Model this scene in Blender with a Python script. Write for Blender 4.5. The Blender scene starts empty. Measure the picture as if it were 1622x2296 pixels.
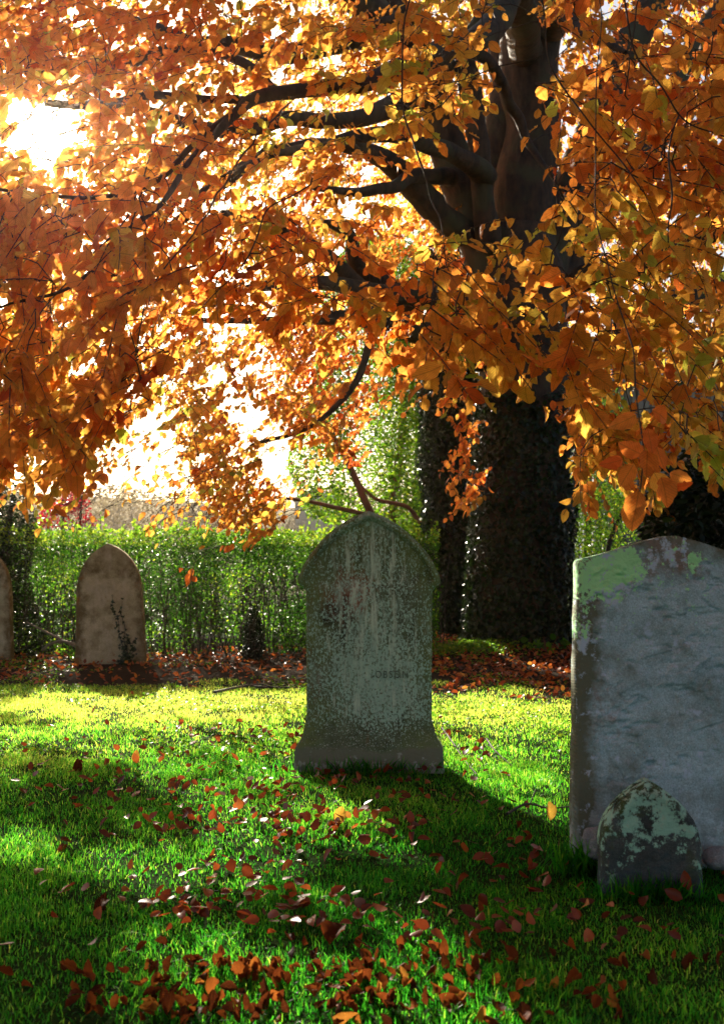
import bpy, math, random
import numpy as np
from mathutils import Vector

rng = np.random.default_rng(7)
random.seed(7)
R = math.radians
sc = bpy.context.scene
COL = sc.collection

# ------------------------------------------------------------------ camera
F, CX, CY, CAMZ = 2232.0, 811.0, 1148.0, 0.95
TH = math.atan(134 / F)
cam_d = bpy.data.cameras.new('camera')
cam = bpy.data.objects.new('camera', cam_d); COL.objects.link(cam)
cam.location = (0, 0, CAMZ); cam.rotation_euler = (math.pi / 2 + TH, 0, 0)
cam_d.sensor_fit = 'VERTICAL'; cam_d.sensor_height = 36; cam_d.lens = 35
cam_d.clip_start = 0.05; cam_d.clip_end = 2000
cam_d.dof.use_dof = True; cam_d.dof.focus_distance = 4.4; cam_d.dof.aperture_fstop = 5.0
sc.camera = cam

def ray(px, py):
    u = (px - CX) / F; v = (CY - py) / F
    return np.array([u, math.cos(TH) - v * math.sin(TH), math.sin(TH) + v * math.cos(TH)])
def W(px, py, d):
    r = ray(px, py); r = r * (d / r[1])
    return np.array([r[0], r[1], CAMZ + r[2]])
def G(px, py, z=0.0):
    r = ray(px, py); t = (z - CAMZ) / r[2]
    return np.array([r[0] * t, r[1] * t, z])
def project(P):
    x = P[:, 0]; y = P[:, 1]; z = P[:, 2] - CAMZ
    fw = y * math.cos(TH) + z * math.sin(TH); up = -y * math.sin(TH) + z * math.cos(TH)
    fw = np.where(fw < 0.05, 0.05, fw)
    return CX + F * x / fw, CY - F * up / fw
SUN = ray(100, 290); SUN = SUN / np.linalg.norm(SUN)
SUN_EL = math.asin(SUN[2]); SUN_AZ = math.atan2(SUN[0], SUN[1])   # from +Y clockwise

# ------------------------------------------------------------------ world, sun
w = bpy.data.worlds.new('World'); sc.world = w; w.use_nodes = True
nt = w.node_tree; bg = nt.nodes['Background']
sky = nt.nodes.new('ShaderNodeTexSky'); sky.sky_type = 'NISHITA'; sky.sun_disc = False
sky.sun_elevation = SUN_EL; sky.sun_rotation = SUN_AZ
sky.air_density = 1.0; sky.dust_density = 1.6; sky.ozone_density = 1.0
nt.links.new(sky.outputs[0], bg.inputs[0]); bg.inputs[1].default_value = 0.05
sl = bpy.data.lights.new('sun', 'SUN'); sl.energy = 5.0; sl.angle = R(0.6); sl.color = (1.0, 0.9, 0.72)
so = bpy.data.objects.new('sun', sl); COL.objects.link(so)
so.rotation_euler = Vector(SUN).to_track_quat('Z', 'Y').to_euler()
so.location = (-6, 18, 12)
sc.view_settings.view_transform = 'Standard'; sc.view_settings.look = 'None'
sc.view_settings.gamma = 1; sc.view_settings.exposure = 1.58
sc.cycles.max_bounces = 14; sc.cycles.diffuse_bounces = 7; sc.cycles.transmission_bounces = 10
sc.cycles.glossy_bounces = 3; sc.cycles.sample_clamp_indirect = 6
sc.cycles.use_denoising = True

# ------------------------------------------------------------------ noise
_perm = rng.random((64, 64, 64))
def vnoise(P, scale):
    Q = np.asarray(P, float) * scale
    i = np.floor(Q).astype(int); f = Q - i; f = f * f * (3 - 2 * f)
    r = 0
    for a in (0, 1):
        for b in (0, 1):
            for c in (0, 1):
                wgt = (f[..., 0] if a else 1 - f[..., 0]) * (f[..., 1] if b else 1 - f[..., 1]) * (f[..., 2] if c else 1 - f[..., 2])
                r = r + wgt * _perm[(i[..., 0] + a) % 64, (i[..., 1] + b) % 64, (i[..., 2] + c) % 64]
    return r * 2 - 1
def fbm(P, scale, o=4):
    r = 0; a = 1; s = 0
    for k in range(o):
        r = r + a * vnoise(np.asarray(P) + 7.3 * k, scale); s += a; a *= .5; scale *= 2.03
    return r / s
def inpoly(px, py, poly):
    n = len(poly); ins = np.zeros(px.shape, bool)
    for i in range(n):
        x1, y1 = poly[i]; x2, y2 = poly[(i + 1) % n]
        c = ((y1 > py) != (y2 > py)) & (px < (x2 - x1) * (py - y1) / (y2 - y1 + 1e-9) + x1)
        ins ^= c
    return ins
def norm(a):
    return a / (np.linalg.norm(a, axis=-1, keepdims=True) + 1e-9)

# ------------------------------------------------------------------ mesh helpers
def mesh_np(name, V, loops, counts, mat=None, attrs=None, uv=None, smooth=False):
    me = bpy.data.meshes.new(name)
    V = np.ascontiguousarray(V, np.float32); loops = np.asarray(loops, np.int32); counts = np.asarray(counts, np.int32)
    me.vertices.add(len(V)); me.vertices.foreach_set('co', V.ravel())
    me.loops.add(len(loops)); me.loops.foreach_set('vertex_index', loops)
    me.polygons.add(len(counts))
    st = np.zeros(len(counts), np.int32); st[1:] = np.cumsum(counts)[:-1]
    me.polygons.foreach_set('loop_start', st)
    try: me.polygons.foreach_set('loop_total', counts)
    except Exception: pass
    if attrs:
        for k, a in attrs.items():
            at = me.attributes.new(k, 'FLOAT', 'POINT'); at.data.foreach_set('value', np.ascontiguousarray(a, np.float32))
    if uv is not None:
        l = me.uv_layers.new(name='UVMap'); l.data.foreach_set('uv', np.ascontiguousarray(uv[loops], np.float32).ravel())
    me.update(calc_edges=True)
    me.polygons.foreach_set('use_smooth', np.full(len(counts), smooth, bool))
    if mat: me.materials.append(mat)
    return me
def link(name, me, parent=None, loc=None):
    o = bpy.data.objects.new(name, me); COL.objects.link(o)
    if parent is not None: o.parent = parent
    if loc is not None: o.location = loc
    return o
def tag(o, label=None, cat=None, group=None, kind=None):
    if label: o['label'] = label
    if cat: o['category'] = cat
    if group: o['group'] = group
    if kind: o['kind'] = kind
    return o
def empty(name, loc=(0, 0, 0)):
    o = bpy.data.objects.new(name, None); COL.objects.link(o); o.location = loc; o.empty_display_size = .2
    return o

class Tubes:
    """collects tapered tubes into one mesh"""
    def __init__(s): s.V = []; s.L = []; s.n = 0
    def add(s, pts, rad, sides=5, bump=0, cap=True):
        pts = np.asarray(pts, float); rad = np.asarray(rad, float); m = len(pts)
        t = np.gradient(pts, axis=0); t = norm(t)
        ref = np.array([0, 0, 1.]) if abs(t[0][2]) < .8 else np.array([1., 0, 0])
        nrm = norm(np.cross(t, ref)); bi = np.cross(t, nrm)
        a = np.linspace(0, 2 * math.pi, sides, endpoint=False)
        ring = nrm[:, None, :] * np.cos(a)[None, :, None] + bi[:, None, :] * np.sin(a)[None, :, None]
        rr = rad[:, None, None]
        P = pts[:, None, :] + ring * rr
        if bump:
            P = P + ring * rr * (bump * fbm(P, 1.1 / max(rad.max(), .05) * .35, 3))[..., None]
        P = P.reshape(-1, 3)
        i = np.arange(m - 1)[:, None] * sides; j = np.arange(sides)[None, :]; k = (j + 1) % sides
        q = np.stack([i + j, i + k, i + sides + k, i + sides + j], -1).reshape(-1, 4) + s.n
        s.V.append(P); s.L.append(q); s.n += len(P)
    def build(s, name, mat, parent=None, smooth=True):
        V = np.concatenate(s.V); L = np.concatenate(s.L)
        return link(name, mesh_np(name, V, L.ravel(), np.full(len(L), 4), mat, smooth=smooth), parent)

def smooth_path(pts, rad, n):
    """Catmull-Rom resample"""
    pts = np.asarray(pts, float); rad = np.asarray(rad, float)
    if len(pts) == 2:
        t = np.linspace(0, 1, n)[:, None]; return pts[0] * (1 - t) + pts[1] * t, rad[0] * (1 - t[:, 0]) + rad[1] * t[:, 0]
    X = np.column_stack([pts, rad]); X = np.vstack([2 * X[0] - X[1], X, 2 * X[-1] - X[-2]])
    m = len(pts) - 1; out = []
    for u in np.linspace(0, m - 1e-6, n):
        i = int(u); t = u - i; a, b, c, d = X[i:i + 4]
        out.append(.5 * (2 * b + (c - a) * t + (2 * a - 5 * b + 4 * c - d) * t * t + (3 * b - a - 3 * c + d) * t ** 3))
    out = np.array(out); return out[:, :3], np.maximum(out[:, 3], .001)

# leaf templates: columns u (across), v (along), list of faces
def leaf_template(stations, serr=0.0, shape=(1.0, .8)):
    vs = [(0, 0)]; m = len(stations)
    for i, v in enumerate(stations):
        wd = math.sin(math.pi * v ** shape[1]) ** .75 * (1 + serr * (1 if i % 2 else -1))
        vs += [(-wd, v), (0, v), (wd, v)]
    vs.append((0, 1))
    fs = [(0, 2, 1), (0, 3, 2)]
    for i in range(m - 1):
        a = 1 + 3 * i; fs += [(a, a + 1, a + 4, a + 3), (a + 1, a + 2, a + 5, a + 4)]
    a = 1 + 3 * (m - 1); e = len(vs) - 1; fs += [(a, a + 1, e), (a + 1, a + 2, e)]
    return np.array(vs, float), fs
T_NEAR = leaf_template([.1, .2, .3, .42, .54, .66, .78, .88, .95], .035)
T_FAR = leaf_template([.22, .5, .78])
T_TINY = (np.array([(0, 0), (-.8, .45), (0, 1), (.8, .45)], float), [(0, 3, 2, 1)])
def ivy_template():
    a = [(0, 0), (-.55, -.12), (-1, .25), (-.45, .42), (0, 1), (.45, .42), (1, .25), (.55, -.12), (0, .35)]
    return np.array(a, float), [(0, 8, 2, 1), (8, 4, 3, 2), (8, 6, 5, 4), (0, 7, 6, 8)]
T_IVY = ivy_template()

def leaves_mesh(name, mat, tpl, base, dirv, nrm, L, Wd, tone, fold=.25, droop=.25, cup=0.0):
    tv, tf = tpl; N = len(base); K = len(tv)
    d = norm(dirv); n = nrm - (nrm * d).sum(-1, keepdims=True) * d; n = norm(n); s = np.cross(d, n)
    u = tv[:, 0]; v = tv[:, 1]
    fold = np.broadcast_to(np.asarray(fold, float), (N,)); droop = np.broadcast_to(np.asarray(droop, float), (N,))
    L = np.broadcast_to(L, (N,)); Wd = np.broadcast_to(Wd, (N,))
    wav = .08 * np.sin(v[None, :] * 21 + rng.random((N, 1)) * 6) * u[None, :] ** 2
    h = (np.abs(u)[None, :] * fold[:, None]) * Wd[:, None] * .5 - droop[:, None] * (v[None, :] ** 2) * L[:, None] + wav * L[:, None]
    P = base[:, None, :] + s[:, None, :] * (u[None, :] * Wd[:, None] * .5)[..., None] \
        + d[:, None, :] * (v[None, :] * L[:, None])[..., None] + n[:, None, :] * h[..., None]
    off = (np.arange(N) * K)
    fl = np.concatenate([np.array(f) for f in tf]); fc = np.array([len(f) for f in tf])
    loops = (off[:, None] + fl[None, :]).ravel(); counts = np.tile(fc, N)
    uv = np.tile(np.column_stack([u * .5 + .5, v]), (N, 1))
    return mesh_np(name, P.reshape(-1, 3), loops, counts, mat, {'tone': np.repeat(tone, K), 'rnd': np.repeat(rng.random(N), K)}, uv, smooth=True)
def rdir(n, flat=1.0):
    v = rng.normal(size=(n, 3)); v[:, 2] *= flat; return norm(v)

# ------------------------------------------------------------------ materials
def nodes_mat(name):
    m = bpy.data.materials.new(name); m.use_nodes = True; t = m.node_tree
    for n in list(t.nodes): t.nodes.remove(n)
    out = t.nodes.new('ShaderNodeOutputMaterial'); return m, t, out
def N(t, typ, **kw):
    n = t.nodes.new(typ)
    for k, v in kw.items():
        if k in n.inputs: n.inputs[k].default_value = v
        else: setattr(n, k, v)
    return n
def ramp(t, stops, fac, interp='LINEAR'):
    r = t.nodes.new('ShaderNodeValToRGB'); r.color_ramp.interpolation = interp
    e = r.color_ramp.elements
    while len(e) < len(stops): e.new(.5)
    for el, (p, c) in zip(e, stops): el.position = p; el.color = (*c, 1) if len(c) == 3 else c
    t.links.new(fac, r.inputs[0]); return r
def mixc(t, fac, a, b, mode='MIX'):
    m = t.nodes.new('ShaderNodeMix'); m.data_type = 'RGBA'; m.blend_type = mode
    for i, s in ((0, fac), (6, a), (7, b)):
        if hasattr(s, 'is_linked') or hasattr(s, 'links'): t.links.new(s, m.inputs[i])
        elif i == 0: m.inputs[0].default_value = s
        else: m.inputs[i].default_value = (*s, 1)
    return m.outputs[2]
def math_n(t, op, a, b=None, c=None):
    m = t.nodes.new('ShaderNodeMath'); m.operation = op
    for i, s in enumerate((a, b, c)):
        if s is None: continue
        if hasattr(s, 'links'): t.links.new(s, m.inputs[i])
        else: m.inputs[i].default_value = s
    return m.outputs[0]

def leaf_mat(name, stops, trans=.6, rough=.4, spec=.4, tgain=1.0, veins=True, spots=.3, tsat=1.0, byobj=False, dkc=(.62, .55, .5)):
    m, t, out = nodes_mat(name)
    if byobj:
        at = N(t, 'ShaderNodeObjectInfo'); tone = at.outputs['Random']
    else:
        at = N(t, 'ShaderNodeAttribute', attribute_name='tone'); tone = at.outputs['Fac']
    cr = ramp(t, stops, tone); col = cr.outputs[0]
    geo = N(t, 'ShaderNodeNewGeometry')
    nz = N(t, 'ShaderNodeTexNoise', Scale=60.0, Detail=3.0); t.links.new(geo.outputs['Position'], nz.inputs['Vector'])
    blot = ramp(t, [(.5, (1, 1, 1)), (.72, (.45, .3, .2))], nz.outputs[0])
    col = mixc(t, spots, col, blot.outputs[0], 'MULTIPLY')
    if veins:
        uv = N(t, 'ShaderNodeUVMap'); sp = N(t, 'ShaderNodeSeparateXYZ'); t.links.new(uv.outputs[0], sp.inputs[0])
        au = math_n(t, 'ABSOLUTE', math_n(t, 'SUBTRACT', sp.outputs[0], .5))
        ph = math_n(t, 'SUBTRACT', math_n(t, 'MULTIPLY', sp.outputs[1], 9.0), math_n(t, 'MULTIPLY', au, 7.0))
        fr = math_n(t, 'ABSOLUTE', math_n(t, 'SUBTRACT', math_n(t, 'FRACT', ph), .5))
        v1 = math_n(t, 'LESS_THAN', fr, .07); v2 = math_n(t, 'LESS_THAN', au, .025)
        vv = math_n(t, 'MULTIPLY', math_n(t, 'MAXIMUM', v1, v2), .45)
        col = mixc(t, vv, col, (.25, .09, .02), 'MIX')
    p = N(t, 'ShaderNodeBsdfPrincipled', Roughness=rough); p.inputs['Specular IOR Level'].default_value = spec
    dk = mixc(t, 1.0, col, dkc, 'MULTIPLY'); t.links.new(dk, p.inputs['Base Color'])
    tr = N(t, 'ShaderNodeBsdfTranslucent')
    g = t.nodes.new('ShaderNodeHueSaturation'); g.inputs['Saturation'].default_value = tsat; g.inputs['Value'].default_value = tgain
    t.links.new(col, g.inputs['Color']); t.links.new(g.outputs[0], tr.inputs[0])
    mx = N(t, 'ShaderNodeMixShader'); mx.inputs[0].default_value = trans
    t.links.new(p.outputs[0], mx.inputs[1]); t.links.new(tr.outputs[0], mx.inputs[2]); t.links.new(mx.outputs[0], out.inputs[0])
    return m

BEECH_STOPS = [(0, (.6, .075, .02)), (.25, (.88, .2, .035)), (.5, (.97, .34, .055)), (.75, (.97, .48, .07)), (.9, (.93, .62, .09)), (1, (.6, .65, .08))]
M_BEECH = leaf_mat('beech leaf', BEECH_STOPS, .78, .45, .3, 1.0)
M_FALLEN = leaf_mat('fallen leaf', [(0, (.05, .012, .005)), (.35, (.14, .03, .008)), (.7, (.3, .07, .014)), (.92, (.5, .15, .025)), (1, (.7, .33, .05))], .42, .55, .06, 1.0, byobj=True)
M_FALLEN1 = leaf_mat('fallen leaf yellow', [(0, (.85, .5, .06)), (1, (.9, .5, .07))], .5, .4, .4)
M_LITTER = leaf_mat('leaf litter', [(0, (.16, .03, .01)), (.4, (.42, .08, .02)), (.8, (.7, .2, .04)), (1, (.85, .36, .06))], .42, .35, .4, veins=False)
GREENS = [(0, (.02, .07, .008)), (.4, (.06, .2, .012)), (.75, (.2, .45, .02)), (1, (.5, .6, .04))]
M_HEDGE = leaf_mat('hedge leaf', GREENS, .6, .42, .2, 1.1, veins=False, spots=0)
M_DGREEN = leaf_mat('shrub leaf', [(0, (.01, .04, .006)), (.5, (.04, .12, .01)), (1, (.16, .3, .02))], .45, .35, .4, 1.0, veins=False, spots=0)
M_YELLOWG = leaf_mat('lime leaf', [(0, (.04, .17, .008)), (.5, (.2, .4, .015)), (1, (.65, .64, .04))], .62, .5, .15, 1.0, veins=False, spots=.1)
M_IVY = leaf_mat('ivy leaf', [(0, (.008, .022, .004)), (.6, (.018, .045, .007)), (1, (.05, .11, .012))], .22, .3, .35, 1.0, veins=False, spots=0)
M_RED = leaf_mat('red leaf', [(0, (.25, .01, .02)), (1, (.6, .03, .04))], .5, .4, .4, veins=False, spots=0)
M_GRASS = leaf_mat('grass blade', [(0, (.008, .1, .006)), (.35, (.035, .27, .012)), (.7, (.2, .48, .025)), (1, (.55, .58, .09))], .74, .35, .3, 1.75, veins=False, spots=0, dkc=(.14, .17, .2))

def bark_mat(name, c1, c2, c3, scale=6, bump=.4, rough=.8):
    m, t, out = nodes_mat(name)
    geo = N(t, 'ShaderNodeNewGeometry'); mp = N(t, 'ShaderNodeMapping'); mp.inputs['Scale'].default_value = (1, 1, .35)
    t.links.new(geo.outputs['Position'], mp.inputs[0])
    n1 = N(t, 'ShaderNodeTexNoise', Scale=scale, Detail=8.0, Roughness=.65); t.links.new(mp.outputs[0], n1.inputs['Vector'])
    n2 = N(t, 'ShaderNodeTexNoise', Scale=scale * .25, Detail=4.0); t.links.new(geo.outputs['Position'], n2.inputs['Vector'])
    a = ramp(t, [(.35, c1), (.65, c2)], n1.outputs[0]); fac = ramp(t, [(.5, (0, 0, 0)), (.65, (1, 1, 1))], n2.outputs[0])
    c = mixc(t, fac.outputs[0], a.outputs[0], c3)
    p = N(t, 'ShaderNodeBsdfPrincipled', Roughness=rough); t.links.new(c, p.inputs['Base Color'])
    b = N(t, 'ShaderNodeBump', Strength=bump, Distance=.02); t.links.new(n1.outputs[0], b.inputs['Height']); t.links.new(b.outputs[0], p.inputs['Normal'])
    t.links.new(p.outputs[0], out.inputs[0]); return m
M_BARK = bark_mat('beech bark', (.02, .011, .006), (.1, .05, .024), (.07, .06, .025), 11, 1.0)
M_TWIG = bark_mat('twig bark', (.025, .016, .012), (.08, .05, .035), (.05, .045, .025), 20)
M_REDBARK = bark_mat('reddish bark', (.14, .05, .03), (.3, .12, .06), (.2, .1, .06), 10)
M_PALEBARK = bark_mat('pale twig', (.12, .09, .06), (.3, .24, .17), (.15, .12, .08), 20)

# stone materials use object coordinates (metres on the stone)
def stone_mat(name, base_a, base_b, layers, bump=.35, bscale=55, fine=180, rough=.9, streak=False):
    """layers: (colour, noise scale, threshold lo, hi, (sx,sy,sz) stretch, mask ramp or None) ; mask=(axis, lo, hi) fades in between"""
    m, t, out = nodes_mat(name)
    tc = N(t, 'ShaderNodeTexCoord'); obj = tc.outputs['Object']
    sp = N(t, 'ShaderNodeSeparateXYZ'); t.links.new(obj, sp.inputs[0])
    n0 = N(t, 'ShaderNodeTexNoise', Scale=7.0, Detail=8.0, Roughness=.7); t.links.new(obj, n0.inputs['Vector'])
    c = ramp(t, [(.32, base_a), (.68, base_b)], n0.outputs[0]).outputs[0]
    nf = N(t, 'ShaderNodeTexNoise', Scale=float(fine), Detail=4.0, Roughness=.7); t.links.new(obj, nf.inputs['Vector'])
    fr = ramp(t, [(.3, (.55, .55, .55)), (.7, (1.35, 1.35, 1.35))], nf.outputs[0]); c = mixc(t, .8, c, fr.outputs[0], 'MULTIPLY')
    hsum = nf.outputs[0]
    for i, (colr, s, lo, hi, st, masks) in enumerate(layers):
        mp = N(t, 'ShaderNodeMapping'); mp.inputs['Scale'].default_value = st; mp.inputs['Location'].default_value = (i * 3.7, i * 1.3, i * 2.1)
        t.links.new(obj, mp.inputs[0])
        nn = N(t, 'ShaderNodeTexNoise', Scale=float(s), Detail=9.0, Roughness=.68); t.links.new(mp.outputs[0], nn.inputs['Vector'])
        val = nn.outputs[0]
        for (ax, x0, x1, amt) in masks:      # adds a bias amt * smoothstep
            if ax == 'r':                    # radial blob (cx,cz),radius
                (bx, bz), rad = x0, x1
                dx = math_n(t, 'SUBTRACT', sp.outputs[0], bx); dz = math_n(t, 'SUBTRACT', sp.outputs[2], bz)
                dd = math_n(t, 'SQRT', math_n(t, 'ADD', math_n(t, 'MULTIPLY', dx, dx), math_n(t, 'MULTIPLY', dz, dz)))
                mr = N(t, 'ShaderNodeMapRange'); mr.inputs[1].default_value = rad; mr.inputs[2].default_value = 0; mr.inputs[3].default_value = 0; mr.inputs[4].default_value = amt
                t.links.new(dd, mr.inputs[0])
            else:
                src = sp.outputs[{'x': 0, 'z': 2}.get(ax, 0)]
                if ax == 'ax': src = math_n(t, 'ABSOLUTE', sp.outputs[0])
                mr = N(t, 'ShaderNodeMapRange'); mr.inputs[1].default_value = x0; mr.inputs[2].default_value = x1; mr.inputs[3].default_value = 0; mr.inputs[4].default_value = amt
                t.links.new(src, mr.inputs[0])
            val = math_n(t, 'ADD', val, mr.outputs[0])
        fac = ramp(t, [(lo, (0, 0, 0)), (hi, (1, 1, 1))], val)
        c = mixc(t, fac.outputs[0], c, colr)
        if i < 2: hsum = math_n(t, 'ADD', hsum, math_n(t, 'MULTIPLY', fac.outputs[0], .35))
    p = N(t, 'ShaderNodeBsdfPrincipled', Roughness=rough); t.links.new(c, p.inputs['Base Color']); p.inputs['Specular IOR Level'].default_value = .25
    nb = N(t, 'ShaderNodeTexNoise', Scale=float(bscale), Detail=6.0, Roughness=.6); t.links.new(obj, nb.inputs['Vector'])
    hh = math_n(t, 'ADD', math_n(t, 'MULTIPLY', hsum, .5), nb.outputs[0])
    b = N(t, 'ShaderNodeBump', Strength=bump, Distance=.012); t.links.new(hh, b.inputs['Height']); t.links.new(b.outputs[0], p.inputs['Normal'])
    t.links.new(p.outputs[0], out.inputs[0]); return m

# ------------------------------------------------------------------ ground
def gz(x, y):
    x = np.asarray(x, float); y = np.asarray(y, float)
    P = np.stack([x, y, np.zeros_like(x)], -1)
    z = .012 * vnoise(P, 1.3) + .02 * vnoise(P, .4)
    z = z + .17 * np.exp(-((x - 1.8) ** 2 + (y - 11.7) ** 2) / 3.5)
    far = np.clip((y - 40) / 160, 0, 1); z = z + 15.5 * far * far * (3 - 2 * far) * (.9 + .12 * np.clip(-x / 60, -1, 1) + .12 * vnoise(P, .013))
    return z
def soil_amount(x, y):
    x = np.asarray(x, float); y = np.asarray(y, float)
    P = np.stack([x, y, np.zeros_like(x)], -1)
    n = fbm(P, 1.6, 3)
    edge = 8.15 - .9 * np.clip((x - .3) / 1.2, 0, 1)
    return np.clip((y - edge) * 1.6 + n * 1.3, 0, 1) * np.clip((14 - y) / 2, 0, 1)
def grid_axis(a, b, dens, far, grow=1.14):
    v = list(np.arange(a, b, dens)); s = dens
    x = v[-1]
    while x < far: s *= grow; x += s; v.append(x)
    l = []; x = v[0]; s = dens
    while x > -far * .6: s *= grow; x -= s; l.append(x)
    return np.array(l[::-1] + v)
gx = grid_axis(-6, 7, .07, 700); gy = np.array([-40, -20, -10, -5, -2, -.5] + list(grid_axis(.5, 16, .07, 700)[lambda: 0] if False else []) ) if False else None
ys = [-60., -30, -15, -7, -3, -1] ; y = .5; s = .07
while y < 700:
    ys.append(y)
    if y > 16: s *= 1.12
    y += s
gy = np.array(ys)
X, Y = np.meshgrid(gx, gy); Z = gz(X, Y); V = np.stack([X, Y, Z], -1).reshape(-1, 3)
nx = len(gx); ii = np.arange(len(gy) - 1)[:, None] * nx + np.arange(nx - 1)[None, :]
Q = np.stack([ii, ii + 1, ii + nx + 1, ii + nx], -1).reshape(-1, 4)
m, t, out = nodes_mat('ground soil and turf')
geo = N(t, 'ShaderNodeNewGeometry'); at = N(t, 'ShaderNodeAttribute', attribute_name='soil')
n1 = N(t, 'ShaderNodeTexNoise', Scale=14.0, Detail=8.0, Roughness=.7); t.links.new(geo.outputs['Position'], n1.inputs['Vector'])
n2 = N(t, 'ShaderNodeTexNoise', Scale=90.0, Detail=4.0); t.links.new(geo.outputs['Position'], n2.inputs['Vector'])
soil = ramp(t, [(.3, (.012, .008, .005)), (.7, (.05, .034, .022))], n2.outputs[0])
turf = ramp(t, [(.3, (.01, .02, .005)), (.55, (.02, .05, .008)), (.75, (.05, .09, .012))], n1.outputs[0])
c = mixc(t, at.outputs['Fac'], turf.outputs[0], soil.outputs[0])
sp = N(t, 'ShaderNodeSeparateXYZ'); t.links.new(geo.outputs['Position'], sp.inputs[0])
mr = N(t, 'ShaderNodeMapRange'); mr.inputs[1].default_value = 28; mr.inputs[2].default_value = 60; t.links.new(sp.outputs[1], mr.inputs[0])
n3 = N(t, 'ShaderNodeTexNoise', Scale=.12, Detail=6.0); t.links.new(geo.outputs['Position'], n3.inputs['Vector'])
fld = ramp(t, [(.4, (.1, .08, .035)), (.6, (.06, .07, .022))], n3.outputs[0])
c = mixc(t, mr.outputs[0], c, fld.outputs[0])
p = N(t, 'ShaderNodeBsdfPrincipled', Roughness=1.0); t.links.new(c, p.inputs['Base Color']); p.inputs['Specular IOR Level'].default_value = .02
b = N(t, 'ShaderNodeBump', Strength=.8, Distance=.02); t.links.new(n2.outputs[0], b.inputs['Height']); t.links.new(b.outputs[0], p.inputs['Normal'])
t.links.new(p.outputs[0], out.inputs[0])
M_GROUND = m
tag(link('ground', mesh_np('ground', V, Q.ravel(), np.full(len(Q), 4), M_GROUND, {'soil': soil_amount(X.ravel(), Y.ravel())}, smooth=True)),
    'lawn of the churchyard with bare soil under the trees', kind='structure')

# ------------------------------------------------------------------ grass
def grass():
    B = []
    for (y0, y1, dens, sz) in ((1.5, 3.2, 14000, 1.0), (3.2, 5.2, 8500, 1.15), (5.2, 9.6, 4200, 1.5)):
        wd = y1 * .36 + .75; n = int((y1 - y0) * 2 * wd * dens * 1.35)
        x = rng.uniform(-wd, wd, n); y = rng.uniform(y0, y1, n)
        if y0 < 2: k = np.abs(x) < .75 + .42 * y; x, y = x[k], y[k]
        B.append(np.column_stack([x, y, np.full(len(x), sz)]))
    B = np.concatenate(B); x, y, sz = B.T
    s = soil_amount(x, y); k = rng.random(len(x)) > s * 1.35; x, y, sz = x[k], y[k], sz[k]
    P = np.stack([x, y, x * 0], -1); cl = fbm(P, 5, 3); cl2 = fbm(P, 1.2, 3)
    k = rng.random(len(x)) < .72 + cl * .7; x, y, sz, cl, cl2 = x[k], y[k], sz[k], cl[k], cl2[k]
    n = len(x); base = np.column_stack([x, y, gz(x, y) - .003])
    h = (.014 + .016 * rng.random(n) ** 2 + .016 * np.clip(cl + .3, 0, 1) + .025 * (rng.random(n) < .03)) * (.68 + .2 * sz)
    az = rng.uniform(0, 2 * math.pi, n) ; lean = rng.normal(0, .8, n)
    # clumps share a lean direction
    a2 = cl2 * 6 + az * .35
    ld = np.column_stack([np.cos(a2), np.sin(a2), np.zeros(n)]); side = np.column_stack([-np.sin(az), np.cos(az), np.zeros(n)])
    wdt = (.0010 + .0009 * rng.random(n)) * sz
    up = np.array([0, 0, 1.])
    mid = base + up * (h * .55)[:, None] + ld * (h * lean * .3)[:, None]
    tip = base + up * (h * (1 - .25 * np.abs(lean)))[:, None] + ld * (h * lean * 1.0)[:, None]
    V = np.stack([base - side * wdt[:, None], base + side * wdt[:, None], mid - side * (wdt * .8)[:, None], mid + side * (wdt * .8)[:, None], tip], 1).reshape(-1, 3)
    o = np.arange(n)[:, None] * 5
    lp = (o + np.array([[0, 1, 3, 2, 2, 3, 4]])).ravel(); ct = np.tile([4, 3], n)
    tone = np.clip(.38 + .24 * cl2 + .18 * rng.normal(size=n) + .35 * (rng.random(n) < .03) + .14 * np.clip(y - 3.4, 0, 3.6), 0, 1)  # mossy yellow with distance; near shade and far sunlight also put into tone
    return mesh_np('grass', V, lp, ct, M_GRASS, {'tone': np.repeat(tone, 5), 'rnd': np.repeat(rng.random(n), 5)}, smooth=True)
tag(link('grass', grass()), 'short green grass of the churchyard lawn', 'grass', kind='stuff')
def moss():
    n = 9000; x = rng.uniform(-4.2, 3.2, n * 3); y = rng.uniform(5.2, 11, n * 3)
    P = np.stack([x, y, x * 0], -1)
    k = fbm(P, 1.7, 3) > .12; x, y = x[k][:n * 2], y[k][:n * 2]; n = len(x)
    b = np.column_stack([x, y, gz(x, y) + .012 + .02 * rng.random(n)])
    nr = norm(np.array([0, 0, 1.]) + rng.normal(0, .5, (n, 3)))
    return leaves_mesh('clover', M_HEDGE, T_TINY, b, rdir(n, .2), nr, rng.uniform(.014, .03, n), rng.uniform(.014, .028, n), np.clip(rng.normal(.7, .18, n), 0, 1))
tag(link('clover', moss()), 'low clover and moss leaves spreading through the lawn', 'ground cover', kind='stuff')

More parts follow.
